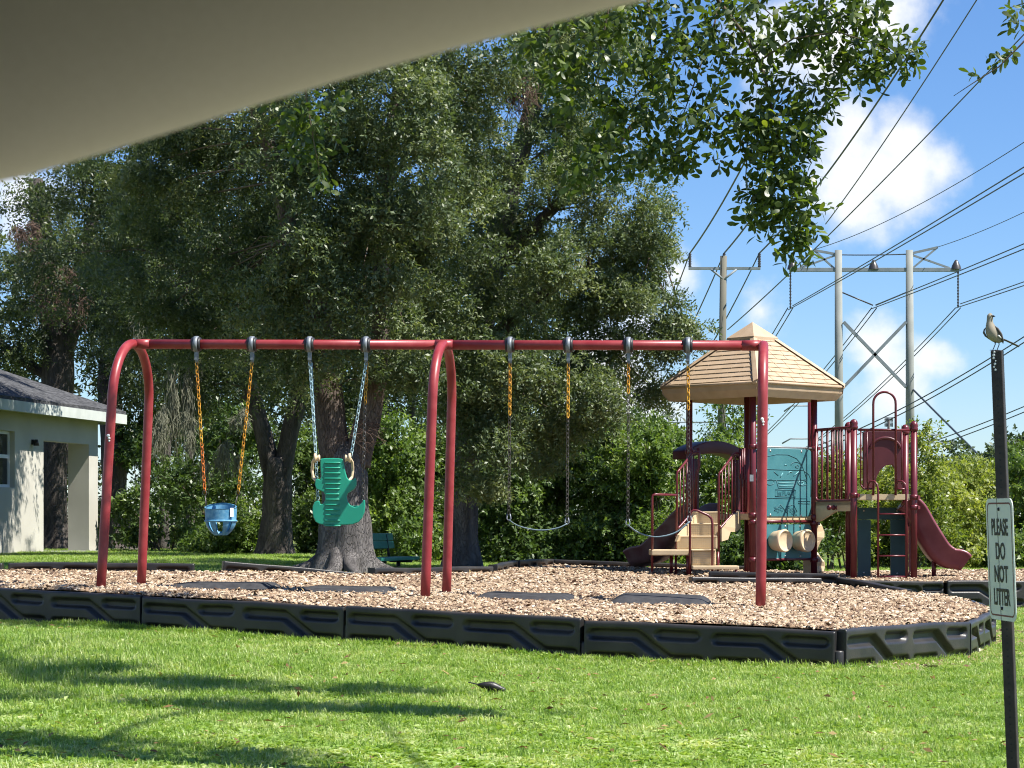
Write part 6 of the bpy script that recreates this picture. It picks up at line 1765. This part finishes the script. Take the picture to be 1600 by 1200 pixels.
gr = np.random.default_rng(303)
nf = 64000
y = 9.2 + 13.5 * gr.uniform(0, 1, nf) ** 1.0; x = gr.uniform(-1, 1, nf) * (y * .235 + 1.5)
lawn('grass', x, y, 'bright sunny lawn in front of the black border', 1.0, 1, tall=lambda x, y: np.clip((-x - 1.2) / 2.0, 0, 1) * np.clip(1 - np.abs(y - 15.8) / 4.2, 0, 1) * 1.3)
tb_ = gr.uniform(0, 1, 2600); kk = (tb_ * 5.999).astype(int); fa = np.array(FRONT)[:7]; pb = fa[np.minimum(kk, 5)] + (fa[np.minimum(kk, 5) + 1] - fa[np.minimum(kk, 5)]) * (tb_ * 6 - kk)[:, None]
sel = gr.uniform(0, 1, 2600) < np.clip(.75 - pb[:, 0] * .22, .1, 1)
lawn('grass', pb[sel, 0] - .02, pb[sel, 1] - .09 - np.abs(gr.normal(0, .05, sel.sum())), 'untrimmed grass standing along the foot of the black border', 1.35, 4)
y = gr.uniform(20, 31, 14000); x = gr.uniform(2.5, 9.5, 14000)
lawn('grass', x, y, 'strip of grass between the two beds at the right edge', .9, 2)
y = 26 + 24 * gr.uniform(0, 1, 34000); x = gr.uniform(-1, 1, 34000) * (y * .235 + .4)
k = (x < 2.4) | (y > 36)
lawn('grass', x[k], y[k], 'shaded lawn under the oaks behind the play bed', 1.0, 3)

# fallen leaves and twigs lying about
fl_r = np.random.default_rng(909)
ly = fl_r.uniform(10, 30, 900); lx = fl_r.uniform(-1, 1, 900) * (ly * .23); ins = inside(lx, ly)
lz = np.where(ins, np_mulch(lx, ly) + .022, np_ground(lx, ly) + .055)
lv, lq = leaf_geo(np.stack([lx, ly, lz], 1), unit(fl_r.normal(size=(900, 3)) * np.array([1, 1, .25])), np.array([0, 0, 1.0]) + fl_r.normal(size=(900, 3)) * .4, fl_r.uniform(.035, .075, 900), fl_r.uniform(.015, .028, 900))
M['litter'] = leaf_mat('dry fallen leaves', (.09, .05, .025), (.20, .12, .05), (.36, .27, .12), .15, .7, .2)
lit = np_mesh('fallen_leaves', lv, lq, 'litter', None, fl_r.uniform(0, 1, 900))
tag(lit, 'dry brown leaves fallen on the lawn and chips', 'leaf litter', kind='stuff')

# a few tall weed stalks against the border
for px, py, h, lab in ((890, 1022, .20, 'thin forked weed stalk standing against the front border'), (1241, 1030, .10, 'small green weed at the foot of the sunlit border'), (455, 1068, .17, 'long bent grass stalk in the shady lawn at the left'), (1480, 925, .10, 'small green weed on the border behind the right tip')):
    b = on(ground_z, px, py); o = thing('weed', lab, 'weed', b, 'weeds around the border')
    mb = MB(); mb.tube([b, b + Vector((-.008, 0, h * .6)), b + Vector((-.02, 0, h))], [.003, .0025, .0015], 5); mb.tube([b + Vector((-.008, 0, h * .6)), b + Vector((.015, 0, h * .95))], [.0022, .001], 5); mb.tube([b + Vector((-.01, 0, h * .7)), b + Vector((-.035, 0, h * 1.02))], [.002, .001], 5)
    mb.build('stalk', mat('weed green', (.17, .23, .07), .6), o)
    lv, lq = leaf_geo(np.array([[b.x, b.y, b.z + .02], [b.x, b.y, b.z + .03], [b.x, b.y, b.z + .02]]), np.array([[1, -.2, .8], [-1, -.3, .9], [.1, -1, .6]]), np.array([[0, 0, 1.0]] * 3), np.full(3, .07), np.full(3, .018))
    np_mesh('blade', lv, lq, 'grass', o, np.full(3, .6))

# ------------------------------------------------------------------ the car the view is taken from: roof lining above its open window
car = thing('car', 'cream car ceiling lining above the open window, blurred at the upper left', 'car', (0, 0, ground_z(0, 0)))
YE = .90
ex = [(-6000, 352), (-4200, 352), (-2600, 350), (-1500, 348), (-900, 344), (-450, 333), (-200, 312), (0, 284), (200, 227), (400, 165), (600, 106), (800, 53), (1000, 3), (1300, -60), (1800, -130), (2600, -190), (3600, -230), (5200, -260), (7500, -270)]
EP = smooth_path([at(x, y, YE) for x, y in ex], 4)
prof = [(.022, .040), (.016, .014), (.008, .002), (0, 0)] + [(-.02 * k, .02 * .02 * k + 1.75 * (.02 * k) ** 2) for k in range(1, 11)] + [(-.25, .09), (-.35, .10), (-.5, .11), (-.8, .115), (-1.2, .11), (-1.6, .02)]
rows = [[p + Vector((0, a, b)) for a, b in prof] for p in EP]
n_ = len(prof); mb = MB(); mb.add([q for r_ in rows for q in r_], [(i * n_ + j, (i + 1) * n_ + j, (i + 1) * n_ + j + 1, i * n_ + j + 1) for i in range(len(rows) - 1) for j in range(n_ - 1)])
mb.build('headliner', 'headliner', car)
prof2 = [(.022, .040), (.04, .045), (.06, .07), (.0, .14), (-.2, .19), (-.5, .21), (-.9, .21), (-1.3, .18), (-1.6, .10), (-1.6, .025)]
rows = [[p + Vector((0, a, b)) for a, b in prof2] for p in EP]
n_ = len(prof2); mb = MB(); mb.add([q for r_ in rows for q in r_], [(i * n_ + j, (i + 1) * n_ + j, (i + 1) * n_ + j + 1, i * n_ + j + 1) for i in range(len(rows) - 1) for j in range(n_ - 1)])
mb.build('roof_panel', 'car_paint', car)
x0, x1 = EP[0].x - .1, EP[-1].x + .1
def cbox(c, s, name, m):
    mb = MB(); mb.box(c, s); mb.build(name, m, car, bevel=.01)
mb = MB(); mb.prism([Vector((x0, .93, .1)), Vector((x0, .93, .925)), Vector((x0, 1.06, .93)), Vector((x0, 1.16, .92)), Vector((x0, 1.26, .88)), Vector((x0, 1.32, .80)), Vector((x0, 1.33, .5)), Vector((x0, 1.28, .1))], (x1 - x0, 0, 0)); mb.build('bounce_door', 'bounce_white', car, bevel=.008)  # unseen white door, shaped to throw sunlight up onto the lining's edge
cbox(((x0 + x1) / 2, -.76, .62), (x1 - x0, .10, 1.1), 'far_light_block', 'car_trim')  # unseen solid side, closed up to the roof to keep the cabin dark
cbox(((x0 + x1) / 2, .12, .12), (x1 - x0, 1.6, .08), 'floor_pan', 'car_trim')  # floor, ends and seats: unseen, added to block light from below the lining
cbox((x0 - .05, .12, .50), (.08, 1.7, .80), 'dashboard', 'car_trim'); cbox((x1 + .05, .12, .50), (.08, 1.7, .80), 'seat_back', 'car_trim')
cbox((.0, .50, .40), (.6, .6, .45), 'seat', 'car_trim')
cbox((.0, -.3, .40), (.6, .6, .45), 'seat', 'car_trim')
